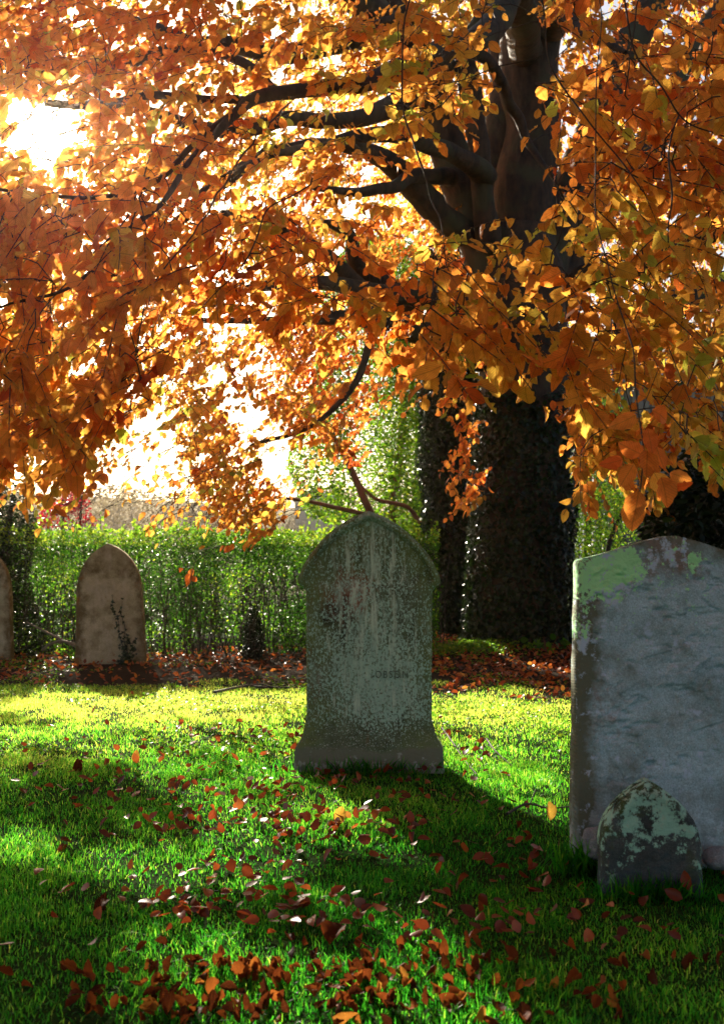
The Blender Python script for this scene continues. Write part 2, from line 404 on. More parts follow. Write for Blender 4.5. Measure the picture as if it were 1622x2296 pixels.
# ------------------------------------------------------------------ gravestones
def gravestone(name, prof, H, th, loc, yaw, lean, tiltx, mat, disp, bevel=.014, nu=90, nv=150, moulding=None, label=None, cat='gravestone'):
    root = empty(name, loc); root.rotation_euler = (tiltx, lean, yaw); tag(root, label, cat)
    pz = np.array([p[0] for p in prof]); pw = np.array([p[1] for p in prof])
    zs = np.linspace(0, 1, nv); zs = -.12 + (H + .12 - .0004) * (1 - (1 - zs) ** 1.25)
    half = np.interp(zs, pz, pw)
    # columns crowd toward edges
    u = np.sin(np.linspace(-math.pi / 2, math.pi / 2, nu))
    Xg = half[:, None] * u[None, :]; Zg = np.repeat(zs[:, None], nu, 1)
    # distance to outline
    zz = np.linspace(-.12, H, 260); ww = np.interp(zz, pz, pw); OX = np.concatenate([ww, -ww]); OZ = np.concatenate([zz, zz])
    D = np.full(Xg.shape, 9.)
    for ox, oz in zip(OX, OZ): D = np.minimum(D, np.hypot(Xg - ox, Zg - oz))
    bz = bevel * (1 - np.sqrt(np.clip(1 - (1 - np.clip(D / bevel, 0, 1)) ** 2, 0, 1)))
    dep = th / 2 - bz
    if moulding: dep = dep + moulding(Xg, Zg, D)
    P3 = np.stack([Xg, Zg, np.zeros_like(Xg)], -1)
    front = -(dep + disp(Xg, Zg, D, P3)); back = th / 2 - bz + .004 * fbm(P3 + 5, 6, 3)
    jit = .0035 * fbm(np.stack([Zg, Xg * 0, Xg * 0], -1), 14, 3) * np.sign(Xg) * (np.abs(u)[None, :] ** 8)
    Vf = np.stack([Xg + jit, front, Zg], -1).reshape(-1, 3); Vb = np.stack([Xg + jit, back, Zg], -1).reshape(-1, 3)
    n1 = nu * nv; idx = np.arange(n1).reshape(nv, nu)
    qf = np.stack([idx[:-1, :-1], idx[:-1, 1:], idx[1:, 1:], idx[1:, :-1]], -1).reshape(-1, 4)
    qb = qf[:, ::-1] + n1
    qs = []
    l = idx[:, 0]; r = idx[:, -1]; tp = idx[-1]
    qs.append(np.stack([l[:-1], l[1:], l[1:] + n1, l[:-1] + n1], -1)); qs.append(np.stack([r[1:], r[:-1], r[:-1] + n1, r[1:] + n1], -1))
    qs.append(np.stack([tp[:-1], tp[1:], tp[1:] + n1, tp[:-1] + n1], -1))
    Qa = np.concatenate([qf, qb] + qs)
    me = mesh_np('slab', np.concatenate([Vf, Vb]), Qa.ravel(), np.full(len(Qa), 4), mat, smooth=True)
    link('slab', me, root)
    return root

# main stone
prof = [(-.15, .364), (.08, .362), (.105, .354), (.13, .335), (.16, .322), (.185, .318), (.205, .309), (.25, .304), (.84, .309), (.86, .314), (.878, .33), (.89, .349), (.905, .353),
        (.935, .345), (.99, .318), (1.04, .288), (1.085, .252), (1.13, .207), (1.165, .165), (1.195, .12), (1.22, .078), (1.238, .036), (1.2475, .008), (1.25, .0)]
def mould_main(x, z, D):
    up = np.clip((z - .86) / .06, 0, 1)
    ring = np.exp(-((D - .02) / .013) ** 2) * .016 - np.clip((D - .034) / .01, 0, 1) * .02
    rec = ring * up
    base = np.clip((.2 - z) / .1, 0, 1) ** 1.2 * .035
    return rec + base
def disp_main(x, z, D, P):
    return .003 * fbm(P, 9, 4) + .0012 * fbm(P, 45, 3) - .004 * np.clip(fbm(P + 3, 22, 3) - .35, 0, 1) * 3
M_STONE_MAIN = stone_mat('mossy dark stone', (.07, .09, .05), (.17, .205, .12), [
    ((.15, .19, .07), 5, .52, .72, (1, 1, 1), [('ax', .16, .34, .22), ('z', .75, 1.2, .16)]),
    ((.26, .09, .05), 5, .6, .85, (2.2, 1, .5), [('r', (-.06, .82), .2, .36), ('r', (-.14, .78), .13, .2), ('r', (.02, 1.08), .12, .16)]),
    ((.03, .03, .02), 4, .55, .7, (1.4, 1, 1), [('r', (-.08, .7), .25, .15)]),
    ((.38, .56, .46), 110, .57, .63, (1, 1, .7), [('ax', .33, .1, .06), ('z', 1.15, .4, .05), ('z', .25, .1, -.15), ('r', (.07, .42), .3, .07), ('r', (-.12, .25), .2, -.05)]),
    ((.3, .42, .34), 14, .56, .78, (1, 1, .4), [('ax', .3, .1, .08), ('z', 1.0, .5, .08), ('z', .3, .15, -.3), ('z', 1.2, .9, -.05)]),
    ((.58, .68, .54), 40, .58, .76, (1, 1, .13), [('ax', .28, .06, .07), ('r', (.03, 1.0), .3, .06), ('r', (.04, .6), .35, .05), ('z', .3, .1, -.2), ('ax', .2, .32, -.1)]),
    ((.5, .56, .5), 130, .66, .69, (1, 1, 1), [('ax', .3, .2, .03), ('z', .9, .3, .05)]),
    ((.19, .19, .14), 9, .5, .66, (.6, 1, 1), [('z', .12, .05, .3), ('z', .1, .25, -.3)]),
    ((.34, .36, .33), 22, .66, .7, (1, 1, 1), [('z', .09, .02, .16), ('z', .1, .2, -.3)]),
    ((.02, .025, .015), 26, .7, .74, (1, 1, 1), [('z', .85, 1.1, .02)]),
], bump=.5)
g0 = W(828, 1717, 4.9)
main = gravestone('gravestone', prof, 1.25, .12, (g0[0], 4.96, 0), R(-3), R(0), R(.5), M_STONE_MAIN, disp_main, nu=120, nv=260, moulding=mould_main,
                  label='tall pointed-arch gravestone with projecting shoulders and pale lichen streaks, mid-lawn')
# worn lettering
cu = bpy.data.curves.new('lettering', 'FONT'); cu.body = 'OBSON'; cu.size = .05; cu.extrude = .0008; cu.space_character = 1.35; cu.align_x = 'LEFT'
tmp = bpy.data.objects.new('tmp', cu); COL.objects.link(tmp)
dg = bpy.context.evaluated_depsgraph_get(); me = bpy.data.meshes.new_from_object(tmp.evaluated_get(dg)); bpy.data.objects.remove(tmp)
me.materials.clear()
m, t, out = nodes_mat('worn lettering')
tc = N(t, 'ShaderNodeTexCoord'); nz = N(t, 'ShaderNodeTexNoise', Scale=45.0, Detail=4.0); t.links.new(tc.outputs['Object'], nz.inputs['Vector'])
cr = ramp(t, [(.36, (.05, .065, .045)), (.56, (.17, .23, .17))], nz.outputs[0]); p = N(t, 'ShaderNodeBsdfPrincipled', Roughness=.9)
t.links.new(cr.outputs[0], p.inputs['Base Color']); t.links.new(p.outputs[0], out.inputs[0]); me.materials.append(m)
ins = link('inscription', me, main); ins.location = (.03, -.0655, .435); ins.rotation_euler = (R(90), 0, 0); ins.scale = (.78, 1, 1)

# right stone
prof = [(-.15, .335), (.0, .332), (.5, .322), (.95, .312), (.975, .311), (.985, .307), (.99, .295), (1.0, .255), (1.012, .21), (1.03, .155), (1.048, .1), (1.06, .055), (1.068, .02), (1.07, .0)]
pits = rng.uniform([-.28, .1], [.3, .98], (70, 2)); psz = rng.uniform(.004, .012, 70)
def disp_right(x, z, D, P):
    inner = np.clip((D - .03) / .03, 0, 1)
    Pw = P + .05 * np.stack([fbm(P, 5, 3), fbm(P + 9, 5, 3), P[..., 0] * 0], -1)
    Ps = Pw * np.array([1, 1.35, 1])
    r1 = fbm(Ps, 6, 5)
    led = np.clip((r1 - .15) / .1, 0, 1) * .009            # flaked ledges
    r2 = fbm(Ps + 11, 13, 4)
    led2 = np.clip((r2 - .1) / .1, 0, 1) * .005
    h = .008 * fbm(P, 4, 3) + .005 * fbm(P + 31, 14, 3) + led + led2 + .003 * fbm(Ps, 30, 3) + .001 * fbm(P, 90, 2)
    cr = 1 - np.abs(fbm(Ps * np.array([.8, 1.6, 1]) + 21, 6, 5)) / .07
    h = h - .009 * np.clip(cr, 0, 1) * np.clip((fbm(P * np.array([1, 2.2, 1]) + 2, 6, 3) - .22) * 6, 0, 1)
    for (a, c), s in zip(pits, psz): h = h - 1.2 * s * np.exp(-(((x - a) / (s * 1.8)) ** 2 + ((z - c) / (s * .8)) ** 2))
    return h * inner * np.clip((z - .12) / .2, .35, 1) - .004
M_STONE_RIGHT = stone_mat('flaking blue grey stone', (.33, .47, .52), (.48, .64, .69), [
    ((.15, .16, .11), 5, .5, .72, (1, 1, 1), [('x', -.23, -.31, .28), ('z', .97, 1.06, .26)]),
    ((.25, .2, .17), 7, .62, .75, (1, 1, 1), [('r', (0, .99), .2, .2), ('x', -.18, -.27, .12), ('x', -.27, -.31, -.3)]),
    ((.24, .31, .32), 12, .6, .8, (1, 1, .7), [('z', .35, .05, .2)]),
    ((.5, .6, .72), 26, .58, .66, (1, 1, 1), [('r', (-.23, .94), .15, .24), ('r', (-.02, 1.0), .1, .16), ('r', (-.31, .75), .1, .15)]),
    ((.42, .85, .4), 48, .58, .64, (1, 1, 1), [('r', (-.26, .93), .13, .27), ('r', (-.15, .97), .09, .27), ('r', (-.315, .76), .07, .2), ('r', (.07, .985), .05, .22), ('z', .9, .5, -.12), ('x', .1, .2, -.1)]),
    ((.35, .4, .42), 20, .66, .72, (1, 1, 1), [('r', (-.14, .37), .12, .14), ('r', (-.22, .1), .2, .2), ('r', (.22, .1), .15, .2)]),
    ((.3, .14, .04), 60, .7, .72, (1, 1, 1), [('r', (-.12, .36), .15, .08)]),
], bump=.4, bscale=70)
gr = W(1500, 1930, 3.3)
right = gravestone('gravestone', prof, 1.07, .1, (W(1500, 1560, 3.33)[0], 3.34, 0), R(3), R(.4), R(0), M_STONE_RIGHT, disp_right, nu=240, nv=400, bevel=.012,
                   label='broad blue-grey gravestone with flaking face and mint lichen on its top corner')
# footstone
prof = [(-.1, .15), (.0, .15), (.15, .147), (.18, .14), (.21, .126), (.24, .105), (.265, .082), (.29, .052), (.31, .022), (.318, .007), (.32, 0)]
def disp_foot(x, z, D, P): return .006 * fbm(P, 12, 4) + .003 * fbm(P, 40, 3) + np.clip(D / .05, 0, 1) * -.004 + .004 * np.exp(-((D - .02) / .015) ** 2)
M_STONE_FOOT = stone_mat('dark lichened stone', (.035, .042, .04), (.12, .14, .135), [
    ((.06, .09, .03), 8, .55, .7, (1, 1, 1), [('z', .15, .32, .15), ('ax', .11, .15, .1)]),
    ((.34, .6, .46), 22, .54, .6, (1, 1, 1), [('z', .05, .28, .1), ('r', (0, .04), .14, -.2), ('r', (.06, .16), .07, .1)]),
    ((.42, .56, .42), 38, .6, .68, (1, 1, 1), [('z', .1, .3, .06), ('r', (0, .04), .14, -.2)]),
    ((.05, .08, .09), 9, .5, .7, (1, 1, 1), [('z', .08, .0, .2), ('z', .08, .2, -.3)]),
], bump=.6, bscale=60)
foot = gravestone('footstone', prof, .32, .11, (W(1467, 1975, 3.02)[0], 3.08, -.005), R(-4), R(0), R(-2), M_STONE_FOOT, disp_foot, bevel=.022,
                  label='small dark pointed footstone crusted with mint lichen, in front of the broad grey gravestone', cat='footstone')
# rear left
prof = [(-.15, .36), (0, .355), (.5, .34), (.8, .325), (.9, .31), (1.0, .275), (1.08, .23), (1.14, .175), (1.19, .115), (1.225, .06), (1.243, .02), (1.25, 0)]
def disp_rear(x, z, D, P): return .004 * fbm(P, 7, 4) + .002 * fbm(P, 30, 3)
M_STONE_REAR = stone_mat('warm brown stone', (.36, .3, .17), (.64, .55, .36), [
    ((.17, .12, .05), 6, .5, .7, (1, 1, 1), [('ax', .22, .34, .2), ('z', .85, 1.2, .12)]),
    ((.62, .53, .4), 5, .55, .8, (1.5, 1, .6), [('r', (0, .7), .35, .18)]),  # paler middle of the face: light put into the stone colour
    ((.38, .33, .26), 45, .62, .68, (1, 1, .8), []),
    ((.28, .13, .03), 9, .62, .75, (1, 1, 1), [('x', -.2, -.34, .15)]),
], bump=.5)
rear = gravestone('gravestone', prof, 1.25, .12, (W(250, 1487, 10.3)[0], 10.3, -.01), R(4), R(-2), R(0), M_STONE_REAR, disp_rear, nu=70, nv=140,
                  label='weathered brown round-arched gravestone standing before the hedge, ivy creeping up its face')
edge_s = gravestone('gravestone', prof, 1.16, .11, (W(-46, 1480, 10.7)[0], 10.7, -.02), R(2), R(-.5), R(0), M_STONE_REAR, disp_rear, nu=60, nv=100,
                    label='dark brown gravestone mostly cut off by the left edge of the view')
# ivy on the rear stone
iv = empty('climbing_ivy', (rear.location.x + .08, 10.2, 0)); tag(iv, 'thin dark ivy climbing the face of the brown gravestone by the hedge', 'ivy')
tb = Tubes(); lb = []
for x0, x1, h in ((.1, -.07, .72), (.11, .03, .66), (.05, .12, .3), (.12, .18, .28)):
    t_ = np.linspace(0, 1, 14); x = x0 + (x1 - x0) * t_ + .012 * np.sin(t_ * 15 + x0 * 50); z = h * t_
    pts = np.column_stack([x, np.full(14, .012), z]); tb.add(pts, np.linspace(.006, .002, 14), 4)
    for q in range(60):
        k = rng.random() ** 2.2; lb.append((np.interp(k, t_, x) + rng.normal(0, .03) * (1 - k), -.005 - .03 * rng.random() * (1 - k), h * k + rng.normal(0, .01)))
tb.build('stem', M_TWIG, iv)
lb = np.array(lb); n = len(lb)
link('foliage', leaves_mesh('foliage', M_IVY, T_IVY, lb, rdir(n), norm(np.array([0, -1, .3]) + rng.normal(0, .3, (n, 3))), rng.uniform(.025, .045, n), rng.uniform(.025, .045, n), rng.random(n)), iv)
# rocks at the broad stone's foot
def rock(px, py, d, r, label, sq=(1, .8, .75)):
    n = 24; th_, ph = np.meshgrid(np.linspace(0, math.pi, n), np.linspace(0, 2 * math.pi, n * 2, endpoint=False), indexing='ij')
    P = np.stack([np.sin(th_) * np.cos(ph) * sq[0], np.sin(th_) * np.sin(ph) * sq[1], np.cos(th_) * sq[2]], -1)
    P = P * r * (1 + .28 * fbm(P + px, 1.6, 4))[..., None]; idx = np.arange(n * n * 2).reshape(n, n * 2)
    Qr = np.stack([idx[:-1], idx[1:], np.roll(idx, -1, 1)[1:], np.roll(idx, -1, 1)[:-1]], -1).reshape(-1, 4)
    o = link('rock', mesh_np('rock', P.reshape(-1, 3), Qr.ravel(), np.full(len(Qr), 4), M_ROCK, smooth=True)); p0 = W(px, py, d); o.location = (p0[0], p0[1], p0[2])
    tag(o, label, 'rock')
M_ROCK = stone_mat('pale lichened rock', (.16, .18, .19), (.3, .33, .35), [((.45, .5, .52), 12, .55, .62, (1, 1, 1), []), ((.05, .07, .05), 20, .6, .7, (1, 1, 1), [])], bump=.7)
rock(1338, 1893, 3.22, .05, 'pale lichen-covered rock between the broad gravestone edge and the footstone', (1, .8, 1.1))
rock(1612, 1925, 3.22, .05, 'pale round rock at the right edge beside the footstone')

# ------------------------------------------------------------------ beech tree
TRX, TRY = W(1165, 1440, 11.5)[0], 11.5
beech = empty('beech_tree', (0, 0, 0)); tag(beech, 'huge copper beech with orange autumn leaves and a thick ivy-covered trunk', 'tree')
def path_w(lst, n):
    p = [W(a, b_, d) for a, b_, d, r in lst]; rr = [r / F * d for a, b_, d, r in lst]; return smooth_path(p, rr, n)
NODES = []; NR = []
def limb(lst, sides=18, name='limb', bump=.22, nn=None):
    p, r = path_w(lst, nn or max(12, int(len(lst) * 6)))
    if name == 'limb': r = r * np.where(r < .13, 1.3, 1.0)
    if name == 'limb' and len(lst) > 2:
        p[1:-1] += .03 * np.stack([vnoise(p[1:-1] + k * 9, 2.2) for k in range(3)], -1) * np.minimum(1, p[1:-1, 1:2] / 8)
    if name == 'branch': p[1:-1] += .028 * np.stack([vnoise(p[1:-1] + k * 9, 5) for k in range(3)], -1)
    tb = Tubes(); tb.add(p, r, sides, bump); tb.build(name, M_BARK if r.max() > .03 else M_TWIG, beech)
    NODES.extend(p); NR.extend(r)
tr_pts = [(1160, 1475, 11.55, 135), (1162, 1435, 11.55, 118), (1163, 1380, 11.55, 108), (1165, 1250, 11.5, 102), (1172, 1100, 11.5, 103), (1177, 950, 11.5, 101), (1175, 820, 11.5, 104), (1165, 720, 11.5, 108), (1155, 620, 11.5, 100), (1150, 520, 11.5, 75)]
tp, trr = path_w(tr_pts, 60)
tb = Tubes(); tb.add(tp, trr, 40, .16); trunk = tb.build('trunk', M_BARK, beech)
NODES.extend(tp[30:]); NR.extend(trr[30:])
for L_ in [
    [(1105, 680, 11.4, 70), (1085, 560, 11.3, 62), (1055, 470, 11.2, 52), (1020, 370, 11.1, 48), (985, 270, 11, 40), (950, 180, 10.8, 34), (900, 60, 10.6, 28), (860, -60, 10.4, 22)],
    [(1185, 650, 11.5, 85), (1172, 520, 11.6, 72), (1178, 400, 11.6, 68), (1196, 280, 11.6, 64), (1185, 150, 11.6, 72), (1200, 0, 11.6, 82), (1215, -160, 11.6, 70)],
    [(1160, 600, 11.7, 60), (1128, 470, 11.8, 44), (1118, 330, 11.8, 38), (1138, 190, 11.9, 36), (1120, 60, 12, 34), (1085, -80, 12, 28)],
    [(1095, 560, 11.0, 22), (1078, 420, 10.8, 20), (1070, 300, 10.7, 19), (1055, 190, 10.6, 20), (1045, 120, 10.5, 18), (1080, 40, 10.2, 15), (1100, -60, 10, 12)],
    [(1215, 620, 11.6, 55), (1265, 480, 11.8, 48), (1310, 340, 12, 42), (1360, 200, 12, 38), (1430, 60, 12, 36), (1500, -60, 12, 30)],
    [(1230, 700, 11.7, 50), (1290, 560, 11.9, 44), (1370, 420, 12.2, 38), (1470, 300, 12.6, 36), (1560, 120, 12.8, 34), (1640, -20, 13, 30)],
    [(1080, 800, 11.4, 38), (1000, 765, 11, 30), (930, 745, 10.6, 22), (860, 725, 10.2, 17), (760, 712, 9.7, 12), (640, 716, 9.2, 8), (520, 722, 8.7, 6), (400, 715, 8.2, 4)],
    [(1090, 720, 11.3, 34), (1010, 680, 10.9, 26), (930, 660, 10.4, 22), (840, 658, 9.9, 18), (740, 640, 9.4, 13), (640, 640, 9, 10), (540, 652, 8.6, 7), (420, 690, 8.2, 4)],
    [(930, 700, 10.8, 18), (880, 650, 10.6, 17), (830, 615, 10.3, 16), (795, 580, 10.1, 15), (790, 540, 9.9, 12), (765, 515, 9.7, 10), (720, 500, 9.5, 6)],
    [(880, 680, 10.5, 20), (800, 640, 10, 18), (720, 580, 9.5, 17), (650, 530, 9, 16), (590, 500, 8.7, 12), (500, 480, 8.3, 7)],
    [(1040, 530, 11.1, 34), (985, 480, 10.8, 28), (930, 420, 10.4, 25), (880, 370, 10, 21), (830, 340, 9.6, 16), (740, 320, 9.2, 10), (600, 330, 8.8, 6)],
    [(1090, 400, 10.8, 22), (1020, 350, 10.2, 17), (950, 320, 9.6, 15), (870, 300, 9, 14), (790, 310, 8.6, 12), (700, 335, 8.2, 10), (600, 350, 7.8, 7), (480, 410, 7.4, 4)],
    [(1010, 400, 10.8, 16), (940, 395, 10.2, 13), (880, 415, 9.6, 11), (810, 432, 9.2, 9), (700, 420, 8.8, 5)],
    [(1130, -20, 9.0, 30), (1110, 50, 8.4, 26), (1060, 95, 7.8, 20), (980, 115, 7.2, 18), (900, 150, 6.8, 17), (820, 190, 6.5, 16), (720, 195, 6.3, 15), (640, 208, 6.1, 13), (570, 225, 5.9, 11), (520, 262, 5.8, 9), (440, 310, 5.6, 6), (350, 400, 5.4, 5), (200, 440, 5.2, 4), (0, 425, 5.2, 3)],
    [(520, 262, 5.8, 8), (430, 350, 5.4, 6), (370, 440, 5.1, 5), (300, 500, 4.8, 5), (240, 570, 4.6, 4), (150, 650, 4.4, 3), (0, 690, 4.3, 2)],
    [(620, 210, 6.1, 8), (560, 150, 6.3, 8), (470, 110, 6.5, 7), (330, 60, 6.8, 6), (180, 20, 7, 5)],
    [(560, 228, 5.9, 7), (450, 225, 6.0, 7), (330, 215, 6.1, 6), (170, 240, 6.3, 4)],
    [(900, 60, 10.6, 24), (760, 90, 9.9, 20), (620, 120, 9.4, 17), (520, 100, 9, 15), (400, 110, 8.8, 12), (200, 150, 8.6, 10), (0, 130, 8.5, 8)],
    [(960, 200, 10.8, 24), (820, 260, 9.9, 16), (660, 270, 9.3, 14), (500, 290, 8.9, 12), (330, 250, 8.6, 9), (100, 230, 8.4, 6)],
    [(600, 340, 8.8, 10), (480, 420, 8.2, 11), (400, 500, 7.8, 10), (330, 560, 7.5, 7), (200, 640, 7.2, 5), (20, 700, 7, 4)],
    [(1255, 840, 11.6, 36), (1330, 800, 11.7, 34), (1400, 735, 11.8, 30), (1480, 690, 12, 25), (1570, 660, 12.2, 22), (1680, 620, 12.5, 18)],
    [(1250, 650, 11.4, 30), (1330, 620, 11, 24), (1420, 600, 10.6, 20), (1520, 560, 10.2, 17), (1640, 500, 9.8, 14)],
    [(850, 650, 9.9, 8), (820, 800, 9.6, 7), (760, 900, 9.4, 5), (690, 960, 9.2, 4), (560, 1000, 9.1, 3)],
    # limbs reaching over the camera
    [(1180, 120, 11.4, 40), (1150, -60, 9.0, 40), (1100, -420, 6.2, 44), (1000, -900, 4.3, 36), (900, -1500, 3.2, 26)],
    [(1230, 60, 11.4, 40), (1330, -60, 9.0, 40), (1500, -400, 6.2, 40), (1650, -800, 4.4, 36), (1750, -1300, 3.4, 24)],
    [(1000, 160, 10.6, 30), (760, -40, 9.0, 30), (450, -250, 6.8, 30), (150, -450, 5.0, 26), (-150, -700, 4.0, 20)],
]: limb(L_)
# twisted mossy branch crossing the trunk
limb([(1040, 110, 7.9, 12), (1090, 140, 8.3, 11), (1125, 195, 8.6, 10), (1140, 235, 8.7, 10), (1163, 268, 8.8, 9), (1178, 310, 8.8, 8), (1205, 345, 8.7, 6), (1240, 400, 8.5, 4), (1250, 480, 8.3, 3)], 8)
limb([(1060, 95, 7.8, 15), (1000, 80, 7.6, 12), (960, 50, 7.5, 9), (880, 40, 7.4, 7), (790, 60, 7.2, 5)], 8)
limb([(1240, -20, 7.5, 16), (1290, 50, 7.2, 12), (1330, 80, 7.0, 9), (1400, 120, 6.8, 6)], 8)

# drooping near twigs traced as thin branches
for L_ in [
    [(930, -40, 4.0, 5), (905, 120, 3.95, 5), (915, 260, 3.9, 5), (945, 360, 3.8, 5), (955, 440, 3.8, 4), (985, 500, 3.7, 3), (1000, 600, 3.7, 2)],
    [(1212, -40, 3.3, 4.5), (1218, 110, 3.3, 4.5), (1260, 190, 3.3, 4.5), (1320, 270, 3.3, 4), (1400, 360, 3.3, 4), (1440, 430, 3.3, 3)],
    [(1218, 120, 3.3, 3), (1130, 150, 3.3, 2.5), (1050, 190, 3.3, 2.3), (960, 190, 3.3, 2), (900, 175, 3.3, 1.6)],
    [(1380, -40, 3.4, 5), (1420, 100, 3.4, 5), (1480, 210, 3.4, 4.5), (1560, 280, 3.4, 4), (1640, 320, 3.4, 3)],
    [(1520, 260, 3.5, 5), (1500, 330, 3.4, 5), (1505, 420, 3.3, 5), (1490, 500, 3.2, 4), (1490, 560, 3.2, 3)],
    [(1340, -20, 2.9, 3), (1345, 300, 2.85, 3.5), (1350, 600, 2.8, 3.5), (1420, 800, 2.75, 4), (1438, 950, 2.65, 4), (1432, 1080, 2.6, 4), (1425, 1150, 2.6, 3)],
    [(1440, 980, 2.65, 2.5), (1470, 1050, 2.65, 2), (1530, 1095, 2.65, 1.5)],
    [(700, 400, 5, 4), (600, 480, 4.8, 4), (560, 560, 4.6, 4), (500, 640, 4.5, 3), (440, 700, 4.4, 2)],
    [(650, 230, 6, 5), (560, 330, 5.4, 5), (500, 420, 5, 5), (440, 520, 4.7, 4), (350, 640, 4.4, 4), (300, 780, 4.2, 3), (230, 900, 4.1, 2)],
    [(350, 300, 5.5, 4), (300, 480, 5, 4), (150, 620, 4.6, 4), (60, 760, 4.3, 3), (30, 900, 4.1, 2)],
]: limb([(a, b_, d, r * .45) for a, b_, d, r in L_], 6, 'branch', 0, nn=34)

# zones of foliage: polygon on the picture plane, distance range, sprays, tone mean, hang (0 flat .. 1 hanging)
ZONES = [
    # right, in front of trunk, near
    ([(1020, 510), (1250, 440), (1700, 350), (1700, 760), (1330, 830), (1060, 800), (960, 700)], 3.3, 4.6, 64, .68, .6),
    ([(1230, -60), (1750, -60), (1750, 480), (1330, 440), (1240, 200)], 3.4, 5.6, 110, .6, .5),
    ([(1280, 380), (1750, 330), (1750, 880), (1480, 900), (1320, 800)], 4.4, 7.5, 170, .7, .5),
    ([(1240, -80), (1750, -80), (1750, 420), (1300, 380)], 6.0, 10.5, 300, .5, .4),
    ([(980, 620), (1280, 620), (1330, 860), (1210, 880), (1080, 810), (940, 800)], 3.2, 4.2, 17, .48, .6),
    ([(850, -50), (1110, -60), (1050, 260), (880, 300)], 4.2, 7.0, 45, .72, .5),
    ([(1290, 700), (1750, 650), (1750, 1010), (1640, 1080), (1520, 1000), (1400, 1090), (1290, 1080)], 4.6, 7.5, 120, .68, .8),
    ([(1280, 900), (1500, 950), (1470, 1130), (1300, 1100)], 6.5, 9.0, 60, .6, .8),
    ([(1560, 1000), (1640, 980), (1640, 1120), (1570, 1090)], 4.0, 4.6, 4, .78, .8),
    # top centre/left
    ([(420, -80), (1000, -80), (1000, 260), (700, 330), (420, 330)], 5.2, 8.0, 140, .68, .4),
    ([(-120, -80), (480, -80), (480, 190), (-120, 190)], 5.5, 8.5, 230, .5, .4),
    ([(-120, 150), (480, 150), (480, 520), (-120, 520)], 5.0, 8.0, 190, .6, .4),
    ([(-120, -80), (420, -80), (420, 420), (-120, 420)], 8.0, 12.0, 240, .7, .3),
    ([(400, -80), (1060, -80), (1060, 420), (400, 420)], 10.8, 14.0, 480, .74, .3),
    # centre
    ([(460, 330), (860, 300), (900, 500), (620, 620), (430, 520)], 5.0, 8.0, 50, .66, .5),
    ([(460, 330), (1040, 300), (1060, 560), (620, 620), (430, 520)], 11.0, 14.0, 300, .72, .5),
    ([(900, -80), (1750, -80), (1750, 800), (1280, 880), (1000, 900), (860, 500)], 13.0, 16.5, 1900, .66, .4),
    ([(600, 480), (1000, 450), (1060, 900), (700, 920), (560, 700)], 10.5, 13.0, 260, .6, .5),
    ([(560, 560), (1070, 560), (1080, 830), (860, 860), (800, 760), (560, 720)], 3.9, 5.6, 40, .48, .6),
    ([(430, 500), (720, 450), (700, 700), (450, 760)], 4.5, 6.5, 60, .55, .6),
    # left, near and dense
    ([(-150, 430), (300, 430), (430, 520), (390, 700), (330, 900), (200, 1000), (60, 1080), (-150, 1080)], 3.7, 5.4, 190, .56, .8),
    ([(-150, 430), (420, 420), (500, 540), (400, 740), (300, 950), (-150, 1080)], 5.4, 8.0, 230, .6, .7),
    ([(100, 780), (330, 800), (270, 1000), (130, 1060)], 4.0, 5.0, 16, .55, .9),
    # lower centre left, small far leaves
    ([(-100, 900), (260, 900), (420, 760), (560, 1000), (600, 1150), (420, 1190), (300, 1150), (100, 1130), (-100, 1080)], 7.5, 10.8, 380, .66, .5),
    ([(330, 720), (700, 760), (760, 1010), (690, 1130), (560, 1180), (380, 1100)], 8.0, 11.5, 290, .64, .4),
    ([(560, 760), (760, 700), (860, 900), (820, 1080), (650, 1060)], 9.0, 11.5, 90, .5, .4),
    ([(440, 1200), (520, 1200), (500, 1260), (425, 1310)], 7.6, 8.0, 3, .4, .5),
    ([(1000, 850), (1075, 850), (1075, 1120), (1030, 1140), (1000, 1000)], 10.4, 11.0, 26, .4, .9),
    ([(560, 1150), (620, 1150), (610, 1200), (570, 1195)], 7.8, 8.2, 3, .55, .6),
]
SP = []
for poly, d0, d1, n, tone, hang in ZONES:
    pa = np.array(poly, float); lo = pa.min(0); hi = pa.max(0); c = 0; off = rng.random(3) * 50
    while c < n:
        q = rng.uniform(lo, hi, (400, 2)); k = inpoly(q[:, 0], q[:, 1], poly); q = q[k]
        d = rng.uniform(d0 ** 2, d1 ** 2, len(q)) ** .5
        pts = np.array([W(a, b_, e) for (a, b_), e in zip(q, d)])
        nz = fbm(pts + off, .9, 2); cw = 1.6 if d0 < 7.2 else .7; keep = rng.random(len(q)) < np.clip(.55 + nz * cw, .08, 1)
        for pnt in pts[keep]:
            if c >= n: break
            SP.append((*pnt, tone, hang)); c += 1
NVIEW = len(SP)
